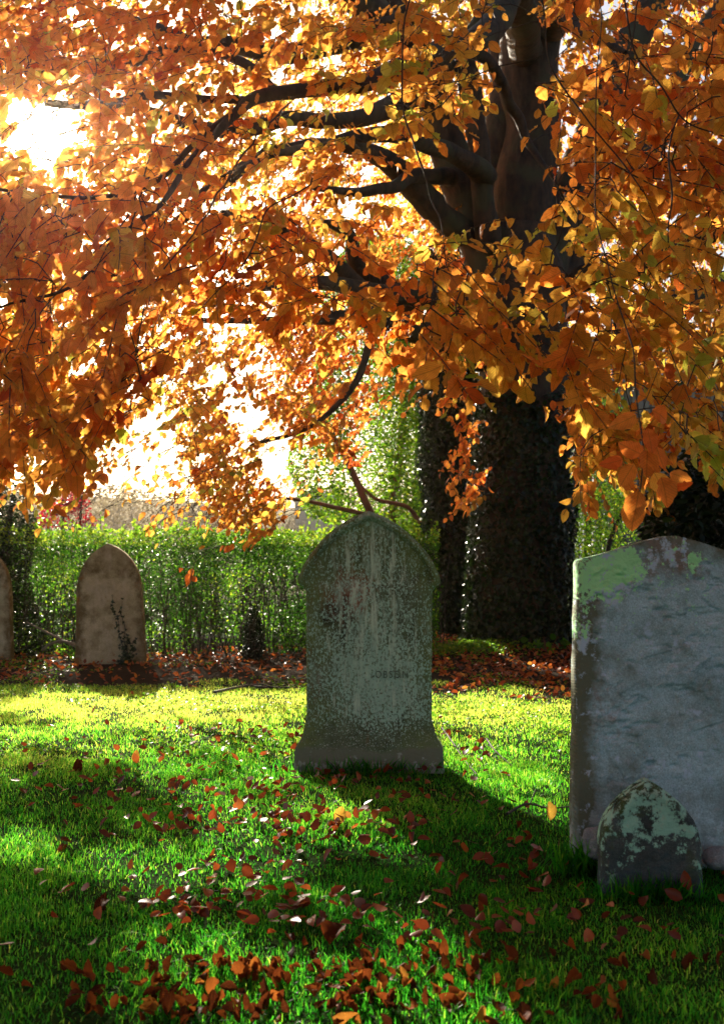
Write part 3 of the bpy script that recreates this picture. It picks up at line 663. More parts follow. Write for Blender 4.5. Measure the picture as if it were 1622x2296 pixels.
# extra leaf sprays added to shade the dark parts of the lawn
DARK = [([(-80, 1980), (180, 1990), (300, 2130), (210, 2330), (-80, 2330)], 90), ([(-80, 1700), (200, 1700), (420, 1790), (450, 1860), (300, 1900), (-80, 1850)], 60), ([(-80, 1600), (180, 1605), (60, 1630), (-80, 1625)], 10),
        ([(690, 1980), (1180, 1990), (1180, 2150), (1050, 2060), (850, 2010), (780, 2090), (640, 2060)], 30), ([(1180, 2000), (1700, 2050), (1700, 2330), (1230, 2330)], 60), ([(220, 2040), (600, 2030), (400, 2075)], 14)]
for poly, n in DARK:
    pa = np.array(poly, float); lo = pa.min(0); hi = pa.max(0); c = 0
    while c < n:
        q = rng.uniform(lo, hi)
        if not inpoly(q[:1], q[1:], poly)[0]: continue
        g = G(*q); z = rng.uniform(2.5, 6.0); P_ = g + SUN * (z / SUN[2])
        ax, ay = project(P_[None])
        if 330 < ax[0] < 760 and ay[0] > 700: continue
        SP.append((*P_, .5, .6)); c += 1
# unseen leaf canopy added over and behind the camera to cut skylight
for i in range(4200):
    while True:
        x = rng.uniform(-6, 6); y = rng.uniform(-4.5, 5.5); z = rng.uniform(2.6, 5.2)
        if (z - CAMZ) > max(y, 0) * .66 + .6 and fbm(np.array([[x, y, z]]), .7, 2)[0] > -.35: break
    SP.append((x, y, z, .6, .5))
SP = np.array(SP)
trunk_xy = np.array([TRX, TRY])
rad_ = np.hypot(SP[:, 0] - TRX, SP[:, 1] - TRY)
SP = SP[np.argsort(rad_)]; rad_ = np.sort(rad_)
# twig skeleton: connect each spray to the nearest wood
cap = 140000; ND = np.zeros((cap, 3)); NRr = np.zeros(cap); NC = np.zeros(cap); m0 = len(NODES)
ND[:m0] = NODES; NRr[:m0] = NR; NC[:m0] = np.hypot(ND[:m0, 0] - TRX, ND[:m0, 1] - TRY)
cnt = m0; TW = Tubes()
LB, LD, LN, LL, LT, LS = [], [], [], [], [], []
up = np.array([0, 0, 1.])
for si, (x, y, z, tone, hang) in enumerate(SP):
    C_ = np.array([x, y, z]); 
    out_ = np.array([x - TRX, y - TRY, 0]); out_ /= np.linalg.norm(out_) + 1e-6
    az = rng.normal(0, .75); ca, sa = math.cos(az), math.sin(az)
    dv = np.array([out_[0] * ca - out_[1] * sa, out_[0] * sa + out_[1] * ca, rng.normal(-.25 - .45 * hang, .3)]); dv /= np.linalg.norm(dv)
    ln = rng.uniform(.3, .55); B = C_ - dv * ln * .5
    dist = np.linalg.norm(ND[:cnt] - B, axis=1) + .6 * np.maximum(0, NC[:cnt] - rad_[si]); j = int(np.argmin(dist)); Qn = ND[j]
    gap = np.linalg.norm(B - Qn); bg_ = y > 12.9 or y < 0
    if bg_: gap = min(gap, 0.0)
    if gap > .03:
        kk = 5 + int(gap * 5); tt = np.linspace(0, 1, kk)[:, None]
        sag = np.array([0, 0, .1]) * gap * np.sin(tt * math.pi) + np.sin(tt * math.pi) * rng.normal(0, .06, 3) * gap
        pth = Qn * (1 - tt) + B * tt + sag; pth[1:-1] += rng.normal(0, .008, (kk - 2, 3))
        r0 = min(NRr[j], .0025 + .0045 * gap); rr = np.linspace(r0, .0028, kk); TW.add(pth, rr, 5 if r0 > .006 else 4)
        e = cnt + kk - 1
        ND[cnt:e] = pth[1:]; NRr[cnt:e] = rr[1:]; NC[cnt:e] = np.hypot(pth[1:, 0] - TRX, pth[1:, 1] - TRY); cnt = e
    nl = rng.integers(9, 15)
    tt = np.linspace(0, 1, 6)[:, None]; bend = rng.normal(0, .08, 3) + np.array([0, 0, -.12 * (1 + hang)])
    tw = B + dv * ln * tt + bend * ln * tt ** 2; TW.add(tw, np.linspace(.0028, .0014, 6), 4)
    sn = norm(up + rng.normal(0, .35 + .35 * hang, 3)); sn = sn - dv * (sn @ dv); sn /= np.linalg.norm(sn); sd = np.cross(dv, sn)
    dscale = 1.0
    for q in range(nl):
        u_ = (q + .4) / nl; pb = B + dv * ln * u_ + bend * ln * u_ * u_; sgn = 1 if q % 2 else -1
        d_ = dv * rng.uniform(.35, .9) + sd * sgn * rng.uniform(.5, 1.0) * (1 - .6 * (u_ > .93)) + np.array([0, 0, -rng.uniform(.1, .5 + hang * .9)])
        LB.append(pb + rng.normal(0, .004, 3)); LD.append(d_); LN.append(sn * .8 + rng.normal(0, .5 + .25 * hang, 3)); LL.append(rng.normal(.071, .015)); LT.append(tone); LS.append(si)
LB, LD, LN, LL, LT, LS = map(np.array, (LB, LD, LN, LL, LT, LS))
# a cluster of large leaves hanging at the end of the lowest near twig
for (px, py, ang, sz, tn) in [(1430, 1100, 95, .085, .3), (1415, 1100, 250, .03, .3), (1420, 1120, 92, .088, .25), (1465, 1060, 60, .075, .45), (1440, 1020, 200, .075, .15), (1470, 1000, 70, .07, .1), (1450, 1010, 100, .08, .2),
                              (1395, 1030, 160, .06, .15), (1500, 1060, 20, .06, .3), (1510, 1090, 5, .055, .25), (1450, 960, 80, .07, .25), (1420, 1040, 120, .07, .5), (1480, 1070, 75, .08, .5), (1425, 930, 150, .07, .4), (1460, 920, 20, .07, .3)]:
    a = R(ang); LB = np.vstack([LB, W(px, py, 2.62 + rng.normal(0, .03))]); LD = np.vstack([LD, (math.cos(a), rng.normal(0, .2), -math.sin(a))])
    LN = np.vstack([LN, (rng.normal(0, .35), -1, rng.normal(0, .35))]); LL = np.append(LL, sz); LT = np.append(LT, tn); LS = np.append(LS, -1)
LL = np.clip(LL, .045, .1)
# openings in the crown: towards the sun, and the columns of light that reach the lawn
px, py = project(LB)
ang = np.arctan2(py - 290, px - 100); rsun = 82 + 14 * np.sin(ang * 5 + 1) + 9 * np.sin(ang * 11)
kill = np.hypot(px - 100, py - 290) < rsun
LIT = [
    [(-40, 1560), (700, 1560), (700, 1740), (1000, 1900), (1010, 1960), (900, 1940), (760, 1920), (640, 2010), (500, 2030), (330, 2040), (230, 2000), (190, 1930), (250, 1890), (420, 1910), (470, 1850), (420, 1790), (300, 1740), (200, 1690), (60, 1660), (180, 1630), (-40, 1600)],
    [(330, 2080), (520, 2060), (620, 2110), (760, 2120), (830, 2040), (1000, 2060), (1130, 2180), (1200, 2330), (240, 2330), (210, 2200)],
    [(-40, 1860), (120, 1860), (150, 1950), (-40, 1950)],
    [(-40, 1625), (140, 1640), (240, 1670), (-40, 1690)],
    [(960, 1560), (1300, 1570), (1300, 1900), (1230, 1890), (1000, 1720)],
    [(-40, 1470), (700, 1470), (700, 1600), (-40, 1600)],
    [(960, 1400), (1080, 1430), (1290, 1490), (1300, 1600), (960, 1600)],
]
tS = LB[:, 2] / SUN[2]; GP = LB - SUN[None, :] * tS[:, None]; qx, qy = project(GP)
lit = np.zeros(len(LB), bool)
for pl in LIT: lit |= inpoly(qx, qy, pl)
lit &= (GP[:, 1] > 1.6)
def rim_ray(P):
    tt_ = (P[:, 1] - 11.0) / SUN[1]; H_ = P - SUN[None, :] * tt_[:, None]; a_, b_ = project(H_)
    return (tt_ > 0) & (a_ > 1030) & (a_ < 1125) & (b_ > 880) & (b_ < 1450)
def lit_mask(P):
    g_ = P - SUN[None, :] * (P[:, 2] / SUN[2])[:, None]; a_, b_ = project(g_); k_ = np.zeros(len(P), bool)
    for pl in LIT: k_ |= inpoly(a_, b_, pl)
    return k_
lit |= rim_ray(LB)
nearvis = LB[:, 1] < 4.2
kill |= lit & (rng.random(len(LB)) < np.where(LB[:, 1] > 7.5, .87, .98))
keep = ~kill; 
LB, LD, LN, LL, LT, LS = LB[keep], LD[keep], LN[keep], LL[keep], LT[keep], LS[keep]
n = len(LB); print('beech leaves', n, 'sprays', len(SP), 'killed', int(kill.sum()))
spt = rng.normal(0, .1, len(SP) + 1)
tone = np.clip(LT + .13 * fbm(LB, 1.3, 2) * 2 + spt[LS] + rng.normal(0, .11, n), 0, 1)
near = (LB[:, 1] < 6.0) & (LB[:, 1] > 1.5)
for nm, k, tpl in (('crown', near, T_NEAR), ('crown', ~near, T_FAR)):
    nn = int(k.sum())
    me = leaves_mesh('crown', M_BEECH, tpl, LB[k], LD[k], LN[k], LL[k], LL[k] * rng.uniform(.58, .78, nn), tone[k], fold=rng.normal(.22, .38, nn), droop=rng.normal(.14, .24, nn))
    link('crown', me, beech)
TW.build('twigs', M_TWIG, beech)

# ivy on the beech trunk
def ivy_on(path, rad, z0, z1, n, name, parent, thick=.05, size=(.035, .07), side=None):
    T = rng.random(n); k = T * (len(path) - 1); i = k.astype(int).clip(0, len(path) - 2); f = (k - i)[:, None]
    c = path[i] * (1 - f) + path[i + 1] * f; r = rad[i] * (1 - f[:, 0]) + rad[i + 1] * f[:, 0]
    a = rng.uniform(0, 2 * math.pi, n)
    o = np.column_stack([np.cos(a), np.sin(a), np.zeros(n)])
    lump = fbm(np.column_stack([np.cos(a) * 1.2, np.sin(a) * 1.2, c[:, 2]]), 2.2, 3)
    b = c + o * (r * 1.04 + thick * (.4 + np.clip(lump + .4, 0, 1.4)) * rng.random(n) ** .5)[:, None]
    ok = (b[:, 2] > z0) & (b[:, 2] < z1 + .5 * lump)
    b, o, a = b[ok], o[ok], a[ok]; n = len(b)
    d = np.array([0, 0, -1.]) + rng.normal(0, .6, (n, 3)); nr = o + rng.normal(0, .4, (n, 3)) + np.array([0, 0, .35])
    L = rng.uniform(size[0], size[1], n)
    link(name, leaves_mesh(name, M_IVY, T_IVY, b, d, nr, L, L * 1.0, np.clip(rng.normal(.5, .25, n), 0, 1)), parent)
ivy_on(tp, trr, 0, 3.0, 26000, 'ivy', beech, .09)

# ------------------------------------------------------------------ second ivy tree
iv2 = empty('ivy_covered_tree', (0, 0, 0)); tag(iv2, 'dark narrow tree swathed in ivy just left of the beech trunk', 'tree')
p2, r2 = path_w([(1010, 1460, 13.2, 50), (1012, 1300, 13.2, 42), (1010, 1100, 13.2, 40), (1005, 900, 13.2, 38), (1000, 700, 13.2, 30), (990, 480, 13.2, 20)], 40)
tb = Tubes(); tb.add(p2, r2, 16, .15); tb.build('trunk', M_BARK, iv2)
ivy_on(p2, r2, 0, 5.2, 24000, 'ivy', iv2, .2, (.04, .075))
# ------------------------------------------------------------------ leaf-cloud shrubs
def cloud(poly, d0, d1, n, size, tone, tv=.2, clump=.8, thr=-.2):
    pa = np.array(poly, float); lo = pa.min(0); hi = pa.max(0); out = []
    c = 0
    while c < n:
        q = rng.uniform(lo, hi, (20000, 2)); q = q[inpoly(q[:, 0], q[:, 1], poly)]; d = rng.uniform(d0, d1, len(q))
        u = (q[:, 0] - CX) / F; v = (CY - q[:, 1]) / F
        r = np.stack([u, math.cos(TH) - v * math.sin(TH), math.sin(TH) + v * math.cos(TH)], -1)
        P = r * (d / r[:, 1])[:, None]; P[:, 2] += CAMZ
        P = P[fbm(P, clump, 3) > thr + rng.normal(0, .12, len(P))]
        if d0 < 30: P = P[~(rim_ray(P) & (rng.random(len(P)) < .93)) & ~(lit_mask(P) & (P[:, 2] > 1.6) & (rng.random(len(P)) < .35))]
        out.append(P); c += len(P)
    P = np.concatenate(out)[:n]; P[:, 2] = np.maximum(P[:, 2], gz(P[:, 0], P[:, 1]) + .02)
    L = rng.uniform(size[0], size[1], n)
    return P, rdir(n, .6), norm(rng.normal(size=(n, 3)) + np.array([0, 0, .5])), L, np.clip(rng.normal(tone, tv, n), 0, 1)
def shrub(name, label, cat, mat, poly, d0, d1, n, size, tone, stems, tpl=T_TINY, asp=.7, group=None, stem_mat=None, **kw):
    root = empty(name, (0, 0, 0)); tag(root, label, cat, group)
    b, d, nr, L, tn = cloud(poly, d0, d1, n, size, tone, **kw)
    link('foliage', leaves_mesh('foliage', mat, tpl, b, d, nr, L, L * asp, tn), root)
    for s_ in stems:
        p, r = path_w(s_, 16); ts = Tubes(); ts.add(p, r, 8, .1); ts.build('stem', stem_mat or M_TWIG, root)
    tb = Tubes()
    # fine twigs through the cloud
    for i in range(min(140, n // 60)):
        a = b[rng.integers(n)]; e = a + np.array([rng.normal(0, .12), rng.normal(0, .1), -rng.uniform(.15, .5)])
        tt = np.linspace(0, 1, 5)[:, None]; tb.add(a * (1 - tt) + e * tt + rng.normal(0, .015, (5, 3)), np.linspace(.002, .005, 5), 4)
    tag(tb.build('twigs', M_TWIG, root), kind='stuff'); return root
shrub('lime_green_tree', 'yellow-green leafed tree with reddish leaning stems behind the tall gravestone', 'tree', M_YELLOWG,
      [(690, 1160), (640, 1040), (700, 860), (720, 640), (800, 520), (960, 560), (1000, 900), (985, 1300), (930, 1330), (850, 1200)], 14.2, 16.5, 34000, (.045, .08), .45,
      [[(835, 1160, 14.2, 8), (812, 1110, 14.2, 8), (786, 1050, 14.3, 7), (760, 1000, 14.3, 6.5), (738, 965, 14.5, 5), (700, 900, 14.7, 3)],
       [(970, 1190, 14.2, 6), (940, 1170, 14.2, 6), (915, 1138, 14.1, 5), (880, 1128, 14.1, 4.5), (840, 1118, 14.1, 4), (800, 1080, 14.3, 3)],
       [(890, 1460, 15.5, 14), (875, 1200, 15.5, 11), (905, 900, 15.6, 8), (880, 650, 15.6, 4)],
       [(850, 1160, 12.6, 5), (760, 1140, 12.4, 5), (680, 1122, 12.3, 4), (600, 1115, 12.2, 3), (500, 1108, 12.2, 2)]], stem_mat=M_REDBARK, asp=.75, thr=-.12)
shrub('background_tree', 'mid green tree standing behind the lime-green one, left of the ivy-swathed trunks', 'tree', M_DGREEN,
      [(760, 1300), (740, 1000), (800, 760), (760, 620), (860, 520), (1060, 500), (1090, 1300)], 17.5, 20, 16000, (.06, .1), .75, [[(930, 1450, 18.5, 14), (940, 1000, 18.5, 10), (930, 600, 18.5, 4)]], thr=-.25)
shrub('background_tree', 'green leafy tree behind the beech, between its trunk and the timber building', 'tree', M_DGREEN,
      [(1240, 1300), (1240, 830), (1330, 800), (1400, 900), (1420, 1000), (1380, 1300)], 17.5, 20, 7000, (.06, .1), .85, [[(1310, 1450, 18.5, 10), (1320, 1000, 18.5, 7), (1310, 860, 18.5, 4)]], thr=-.1)
shrub('green_shrub', 'sunlit green shrub behind the broad gravestone, right of the beech trunk', 'shrub', M_HEDGE,
      [(1265, 1440), (1265, 1120), (1330, 1080), (1420, 1110), (1500, 1130), (1560, 1440)], 12.3, 13.8, 9000, (.03, .06), .72, [[(1380, 1450, 13, 8), (1360, 1250, 13, 6), (1400, 1130, 13, 3)], [(1450, 1450, 13, 8), (1470, 1250, 13, 6)]])
shrub('laurel_bush', 'dark glossy laurel bush at the right edge above the broad gravestone', 'bush', M_IVY,
      [(1440, 1420), (1440, 1130), (1490, 1040), (1580, 985), (1720, 970), (1800, 1420)], 8.6, 10.6, 9000, (.07, .12), .4, [[(1560, 1470, 9.5, 16), (1560, 1200, 9.5, 10), (1600, 1050, 9.5, 5)]], tpl=T_FAR, asp=.45, thr=-.6)
shrub('yew_shrub', 'dark evergreen shrub at the left edge, taller than the hedge', 'shrub', M_IVY,
      [(-150, 1480), (-150, 1080), (20, 1075), (70, 1120), (85, 1200), (60, 1300), (100, 1400), (130, 1475)], 11.0, 11.8, 15000, (.03, .06), .5, [[(0, 1480, 11.4, 14), (10, 1250, 11.4, 10), (30, 1110, 11.4, 4)]], thr=-.7)
shrub('conifer_seedling', 'small dark upright conifer against the foot of the hedge', 'shrub', M_IVY,
      [(540, 1485), (550, 1400), (568, 1355), (588, 1400), (592, 1485)], 10.65, 10.9, 2600, (.02, .04), .1, [[(568, 1485, 10.8, 5), (568, 1380, 10.8, 2)]], thr=-.9)
shrub('red_shrub', 'crimson-leaved shrub showing over the hedge top at left', 'shrub', M_RED,
      [(75, 1180), (95, 1140), (140, 1120), (150, 1095), (185, 1090), (205, 1140), (215, 1180)], 15, 16.5, 1500, (.04, .07), .5, [[(140, 1300, 15.5, 6), (140, 1120, 15.5, 3)], [(170, 1300, 15.5, 5), (185, 1100, 15.5, 2)]], thr=0)
for i_, (xa, xb, lab) in enumerate(((-300, 130, 'green shrub beyond the hedge, behind the dark evergreen at left'), (90, 420, 'green shrub beyond the hedge, behind the brown gravestone'), (380, 700, 'green shrub beyond the hedge, left of the tall gravestone'), (660, 990, 'green shrub beyond the hedge, behind the tall gravestone'))):
    xm = (xa + xb) / 2
    shrub('background_shrub', lab, 'shrub', M_DGREEN, [(xa, 1420), (xa + 20, 1225), (xm - 60, 1195), (xm, 1205), (xm + 70, 1190), (xb - 20, 1230), (xb, 1420)], 14.2, 15.6, 11000, (.04, .075), .45, [[(xm, 1440, 15, 8), (xm + 20, 1220, 15, 3)]], thr=-.45, clump=1.1, group='shrubs beyond the hedge')
# fern tufts at the hedge foot
for (px_, py_, lab) in ((205, 1470, 'small green fern at the hedge foot left of the brown gravestone'), (1225, 1440, 'young green plant with broad leaves in front of the ivy-covered beech trunk')):
    root = empty('fern', (0, 0, 0)); tag(root, lab, 'plant'); c = G(px_, py_ + 12); b = []; dd = []
    if px_ > 1000: c = W(1225, 1470, 10.6)
    nl = 260 if px_ < 1000 else 16
    b = c + rng.normal(0, 1, (nl, 3)) * np.array([.13 if nl > 50 else .08, .06, .0]) + np.array([0, 0, 1]) * rng.uniform(.02, .22, (nl, 1))
    link('foliage', leaves_mesh('foliage', M_HEDGE, T_FAR, b, rdir(nl), norm(rng.normal(size=(nl, 3)) + np.array([0, -.6, .6])), rng.uniform(.03, .06, nl) if nl > 50 else rng.uniform(.09, .14, nl), rng.uniform(.015, .03, nl) if nl > 50 else .07, np.clip(rng.normal(.5, .15, nl), 0, 1)), root)
    tb = Tubes()
    for i in range(5): tb.add(np.linspace(c, c + np.array([rng.normal(0, .05), rng.normal(0, .03), .2]), 5), np.linspace(.004, .002, 5), 4)
    tb.build('stem', M_REDBARK, root)

# ------------------------------------------------------------------ hedge
hx0, hx1 = W(-260, 1480, 11.2)[0], W(985, 1480, 11.3)[0]
hedge = empty('hedge', ((hx0 + hx1) / 2, 11.4, 0)); tag(hedge, 'long clipped green hedge with thin stems running behind the gravestones', 'hedge')
HO = np.array(hedge.location)
n = 60000; x = rng.uniform(hx0, hx1, n * 2); y = rng.uniform(11.1, 11.75, n * 2); top = 1.42 + .04 * vnoise(np.stack([x, x * 0, x * 0], -1), 2)
z = rng.random(n * 2) ** .8 * top
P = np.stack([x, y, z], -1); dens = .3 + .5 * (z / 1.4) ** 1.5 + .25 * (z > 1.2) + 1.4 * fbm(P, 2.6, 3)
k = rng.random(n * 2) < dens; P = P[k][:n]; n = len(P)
tone = np.clip(rng.normal(.45, .24, n) + .35 * fbm(P, 1.5, 2) * 1.5 + .3 * (P[:, 2] > 1.25), 0, 1); L = rng.uniform(.022, .042, n)  # yellower top leaves: sunlight on the hedge top put into tone
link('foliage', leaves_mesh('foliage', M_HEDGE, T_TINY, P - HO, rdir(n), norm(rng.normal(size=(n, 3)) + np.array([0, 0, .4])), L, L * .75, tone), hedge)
# loose shoots above the top
tb = Tubes(); sb = []
for i in range(170):
    x = rng.uniform(hx0, hx1); y = rng.uniform(11.15, 11.7); h = rng.uniform(.03, .14) + (.15 if rng.random() < .06 else 0)
    a = np.array([x, y, 1.36]) - HO; e = a + np.array([rng.normal(0, .03), 0, .05 + h]); tb.add(np.linspace(a, e, 4), np.linspace(.003, .0015, 4), 4)
    for q in range(7): sb.append(a + (e - a) * rng.random() + rng.normal(0, .01, 3))
sb = np.array(sb); ns = len(sb)
link('shoots', leaves_mesh('shoots', M_HEDGE, T_FAR, sb, rdir(ns) + np.array([0, 0, .5]), rdir(ns), rng.uniform(.035, .06, ns), .025, np.clip(rng.normal(.85, .1, ns), 0, 1)), hedge)
for i in range(330):
    x = rng.uniform(hx0, hx1); y = rng.uniform(11.15, 11.7); k = 8; zz = np.linspace(-.02, rng.uniform(.7, 1.35), k)
    pts = np.column_stack([x + np.cumsum(rng.normal(0, .022, k)) + rng.normal(0, .12) * zz, y + np.cumsum(rng.normal(0, .02, k)), zz]) - HO
    tb.add(pts, np.linspace(rng.uniform(.004, .012), .003, k), 5)
    if i % 3 == 0: tb.add(np.linspace(pts[3], pts[3] + np.array([rng.normal(0, .25), rng.normal(0, .08), rng.uniform(.2, .45)]), 4), np.linspace(.005, .002, 4), 4)
tb.build('stems', M_TWIG, hedge)

# ------------------------------------------------------------------ sticks on the ground
def stick(pxs, label, zoff=.02, r=.006, mat=None, forks=3, group=None):
    c = [G(a, b_) for a, b_ in pxs]; o = empty('fallen_twig', c[0]); tag(o, label, 'twig', group); tb = Tubes(); c = np.array(c)
    c[:, 2] = gz(c[:, 0], c[:, 1]) + zoff + .012 * np.sin(np.arange(len(c)) * 2.3)
    p, rr = smooth_path(c - c[0] * [1, 1, 0], np.linspace(r, r * .4, len(c)), 14); p[:, 2] -= 0
    tb.add(p, rr, 6)
    for i in range(forks):
        a = p[rng.integers(3, 11)]; e = a + np.array([rng.normal(0, .08), rng.normal(0, .08), rng.uniform(0, .04)]); tb.add(np.linspace(a, e, 4), np.linspace(r * .5, r * .25, 4), 5)
    me_o = tb.build('stem', mat or M_TWIG, o); return o
stick([(990, 1635), (1010, 1665), (1040, 1700), (1068, 1740)], 'forked dark twig lying on sunlit grass right of the tall gravestone')
stick([(1090, 1660), (1110, 1690), (1150, 1715)], 'thin dark twig on the grass behind the forked twig, between the two large gravestones', r=.005)
stick([(1135, 1838), (1180, 1818), (1230, 1815), (1278, 1822)], 'curved dark twig touching the left edge of the broad gravestone', zoff=.03)
stick([(480, 1555), (560, 1540), (640, 1528), (690, 1520)], 'long pale branch lying on bare soil left of the tall gravestone', r=.012, mat=M_PALEBARK)
stick([(590, 1500), (640, 1495), (682, 1485)], 'short pale stick on leaf litter near the hedge foot', r=.01, mat=M_PALEBARK)
stick([(545, 1540), (610, 1545), (680, 1540)], 'dark rotting stick on the soil beside the pale branch', r=.014)
# bare bent branch beside the brown gravestone
o = empty('bare_branch', (0, 0, 0)); tag(o, 'bare curved branch arching from the brown gravestone edge to the ground', 'branch')
tb = Tubes(); p, r = path_w([(60, 1395, 10.7, 2), (130, 1430, 10.6, 3), (165, 1447, 10.55, 3), (178, 1447, 10.5, 3)], 12); tb.add(p, r, 6)
p, r = path_w([(95, 1458, 10.5, 3), (112, 1445, 10.5, 3.5), (140, 1438, 10.5, 3.5), (178, 1446, 10.5, 3.5)], 12); tb.add(p, r, 6); tb.build('stem', M_PALEBARK, o)

# ------------------------------------------------------------------ fallen leaves
CL = [(560, 2040, 130, 26, 52), (520, 2180, 200, 20, 75), (430, 2262, 170, 22, 55), (665, 1850, 70, 16, 26), (840, 1870, 60, 14, 24), (640, 1765, 80, 16, 30), (430, 1648, 45, 8, 10), (590, 1650, 70, 7, 22),
      (400, 1835, 90, 18, 26), (950, 2150, 90, 45, 34), (1050, 2085, 70, 22, 22), (560, 1960, 90, 40, 16), (1140, 1930, 60, 30, 14), (860, 2230, 90, 24, 26), (800, 1745, 90, 10, 18), (300, 1760, 110, 25, 20),
      (811, 2000, 420, 150, 60), (1350, 2150, 170, 110, 60), (811, 1800, 500, 90, 50), (1100, 2260, 120, 30, 14), (720, 2080, 60, 25, 14), (811, 1700, 400, 50, 100), (480, 1800, 240, 60, 60), (700, 1900, 320, 60, 60), (1120, 1650, 90, 40, 40), (1200, 1720, 60, 30, 18)]
FP = []
for cx_, cy_, sx_, sy_, nn in CL:
    nn = int(nn * 1.3); FP.append(np.column_stack([rng.normal(cx_, sx_ * 1.1, nn), rng.normal(cy_, sy_ * 1.15, nn)]))
FP = np.concatenate(FP); FP = FP[(FP[:, 0] > -60) & (FP[:, 0] < 1680) & (FP[:, 1] < 2310) & (FP[:, 1] > 1615)]
pos = np.array([G(a, b_) for a, b_ in FP])
def blocked(p):   # inside a stone
    return (abs(p[0] - main.location.x) < .37 and abs(p[1] - 4.96) < .1) or (abs(p[0] - right.location.x) < .34 and abs(p[1] - 3.34) < .08) or (abs(p[0] - foot.location.x) < .16 and abs(p[1] - 3.08) < .08)
pos = np.array([p for p in pos if not blocked(p) and not (p[0] > right.location.x - .33 and p[1] > 3.34)])
pos = pos[np.argsort(np.hypot(pos[:, 0], pos[:, 1]))]
FM = []
for i in range(9):
    me = leaves_mesh('fallen_leaf', M_FALLEN, T_NEAR, np.array([[0, -.5, .0]]), np.array([[0, 1., 0]]), np.array([[0, 0, 1.]]), np.array([1.0]), np.array([rng.uniform(.58, .75)]), np.array([.5]), fold=rng.uniform(.3, 1.5), droop=rng.uniform(-.7, .8))
    co = np.empty(len(me.vertices) * 3, np.float32); me.vertices.foreach_get('co', co); co = co.reshape(-1, 3)
    co[:, 2] += .09 * np.sin(co[:, 1] * 6 + i) * np.abs(co[:, 0]) * 2 + .05 * np.sin(co[:, 0] * 9 + i * 2); me.vertices.foreach_set('co', co.ravel()); me.update()
    FM.append(me)
GRP = 'dry beech leaves fallen on the lawn'
specials = [((762, 1858), 'bright yellow leaf lying on the grass below the tall gravestone', 'yellow', .06), ((1225, 1838), 'yellow leaf on shaded grass beside the left edge of the broad gravestone', 'yellow', .062),
            ((231, 2050), 'single orange-brown leaf standing upright on the shaded left part of the lawn', 'up', .06), ((173, 1735), 'large russet leaf standing upright in the shade at middle left', 'up', .075),
            ((305, 1705), 'orange leaf standing upright on the lawn midway between the brown gravestone and the tall one', 'up', .065), ((752, 2100), 'broad amber leaf curled on the grass in the lower middle', 'flat', .085)]
def place_leaf(me, p, s, rot, label, group):
    o = bpy.data.objects.new('fallen_leaf', me); COL.objects.link(o); o.location = p; o.scale = (s, s, s); o.rotation_euler = rot
    tag(o, label, 'leaf', group); return o
ymesh = FM[1].copy(); ymesh.materials.clear(); ymesh.materials.append(M_FALLEN1)
for (pp, lab, kd, s) in specials:
    p = G(*pp); z = float(gz(p[0], p[1]))
    if kd == 'up': place_leaf(FM[2], (p[0], p[1], z + .03), s, (R(80), R(rng.uniform(-12, 12)), R(rng.uniform(-25, 25))), lab, None)
    else: place_leaf(ymesh if kd == 'yellow' else FM[3], (p[0], p[1], z + .03), s, (R(40), R(10), R(rng.uniform(-40, 40))), lab, None)
NI = 290
for i in range(min(NI, len(pos))):
    p = pos[i]; z = float(gz(p[0], p[1])); upr = rng.random() < .55
    ex = rng.uniform(50, 110) if upr else rng.normal(0, 28)
    place_leaf(FM[rng.integers(9)], (p[0], p[1], z + (.02 if upr else .016) + .008 * rng.random()), rng.uniform(.022, .043), (R(ex), R(rng.normal(0, 25)), rng.uniform(0, 6.28)),
               'dry russet beech leaf fallen on the lawn in the foreground', GRP)
rest = pos[NI:]
# leaf litter: the far leaves and the thick layer under the trees
n = 16000; x = rng.uniform(-4.6, 5, n); y = rng.uniform(6.3, 12.5, n); P = np.stack([x, y, x * 0], -1)
dens = np.clip(soil_amount(x, y) * (.35 + .6 * np.clip((x - .3) * 1.2, 0, 1)) + .5 * fbm(P + 4, 1.8, 3) - .02, 0.01, 1) * (.25 + .75 * (soil_amount(x, y) > .25))
k = (rng.random(n) < dens); x, y = x[k], y[k]
x = np.concatenate([x, rest[:, 0]]); y = np.concatenate([y, rest[:, 1]]); n = len(x)
onl = np.concatenate([np.zeros(n - len(rest)), np.ones(len(rest))])
b = np.column_stack([x, y, gz(x, y) + .012 + .02 * rng.random(n) + .012 * onl])
nr = norm(np.array([0, 0, 1.]) + rng.normal(0, .45, (n, 3))); d = rdir(n, .5); L = rng.uniform(.035, .065, n) * (1 - .2 * onl)
lt = np.clip(rng.normal(.55, .25, n) - .3 * onl, 0, 1)
tag(link('leaf_litter', leaves_mesh('leaf_litter', M_LITTER, T_FAR, b, d, nr, L, L * .68, lt, fold=rng.normal(.3, .3, n), droop=rng.normal(0, .3, n))), 'thick layer of fallen beech leaves under the trees', 'leaf litter', kind='stuff')
# low ivy mat at the trunk foot
n = 2600; a = rng.uniform(0, 6.28, n); rr = np.abs(rng.normal(0, .35, n)); c0 = W(1035, 1450, 11.0)
x = c0[0] + rr * np.cos(a) * 1.2; y = 10.7 + rr * np.sin(a) * .9; b = np.column_stack([x, y, gz(x, y) + .03 + .06 * rng.random(n)])
tag(link('ground_ivy', leaves_mesh('ground_ivy', M_HEDGE, T_IVY, b, rdir(n, .3), norm(np.array([0, 0, 1.]) + rng.normal(0, .4, (n, 3))), rng.uniform(.02, .04, n), .03, np.clip(rng.normal(.7, .15, n), 0, 1))),
    'bright green ivy leaves carpeting the foot of the beech trunk', 'ground cover', kind='stuff')
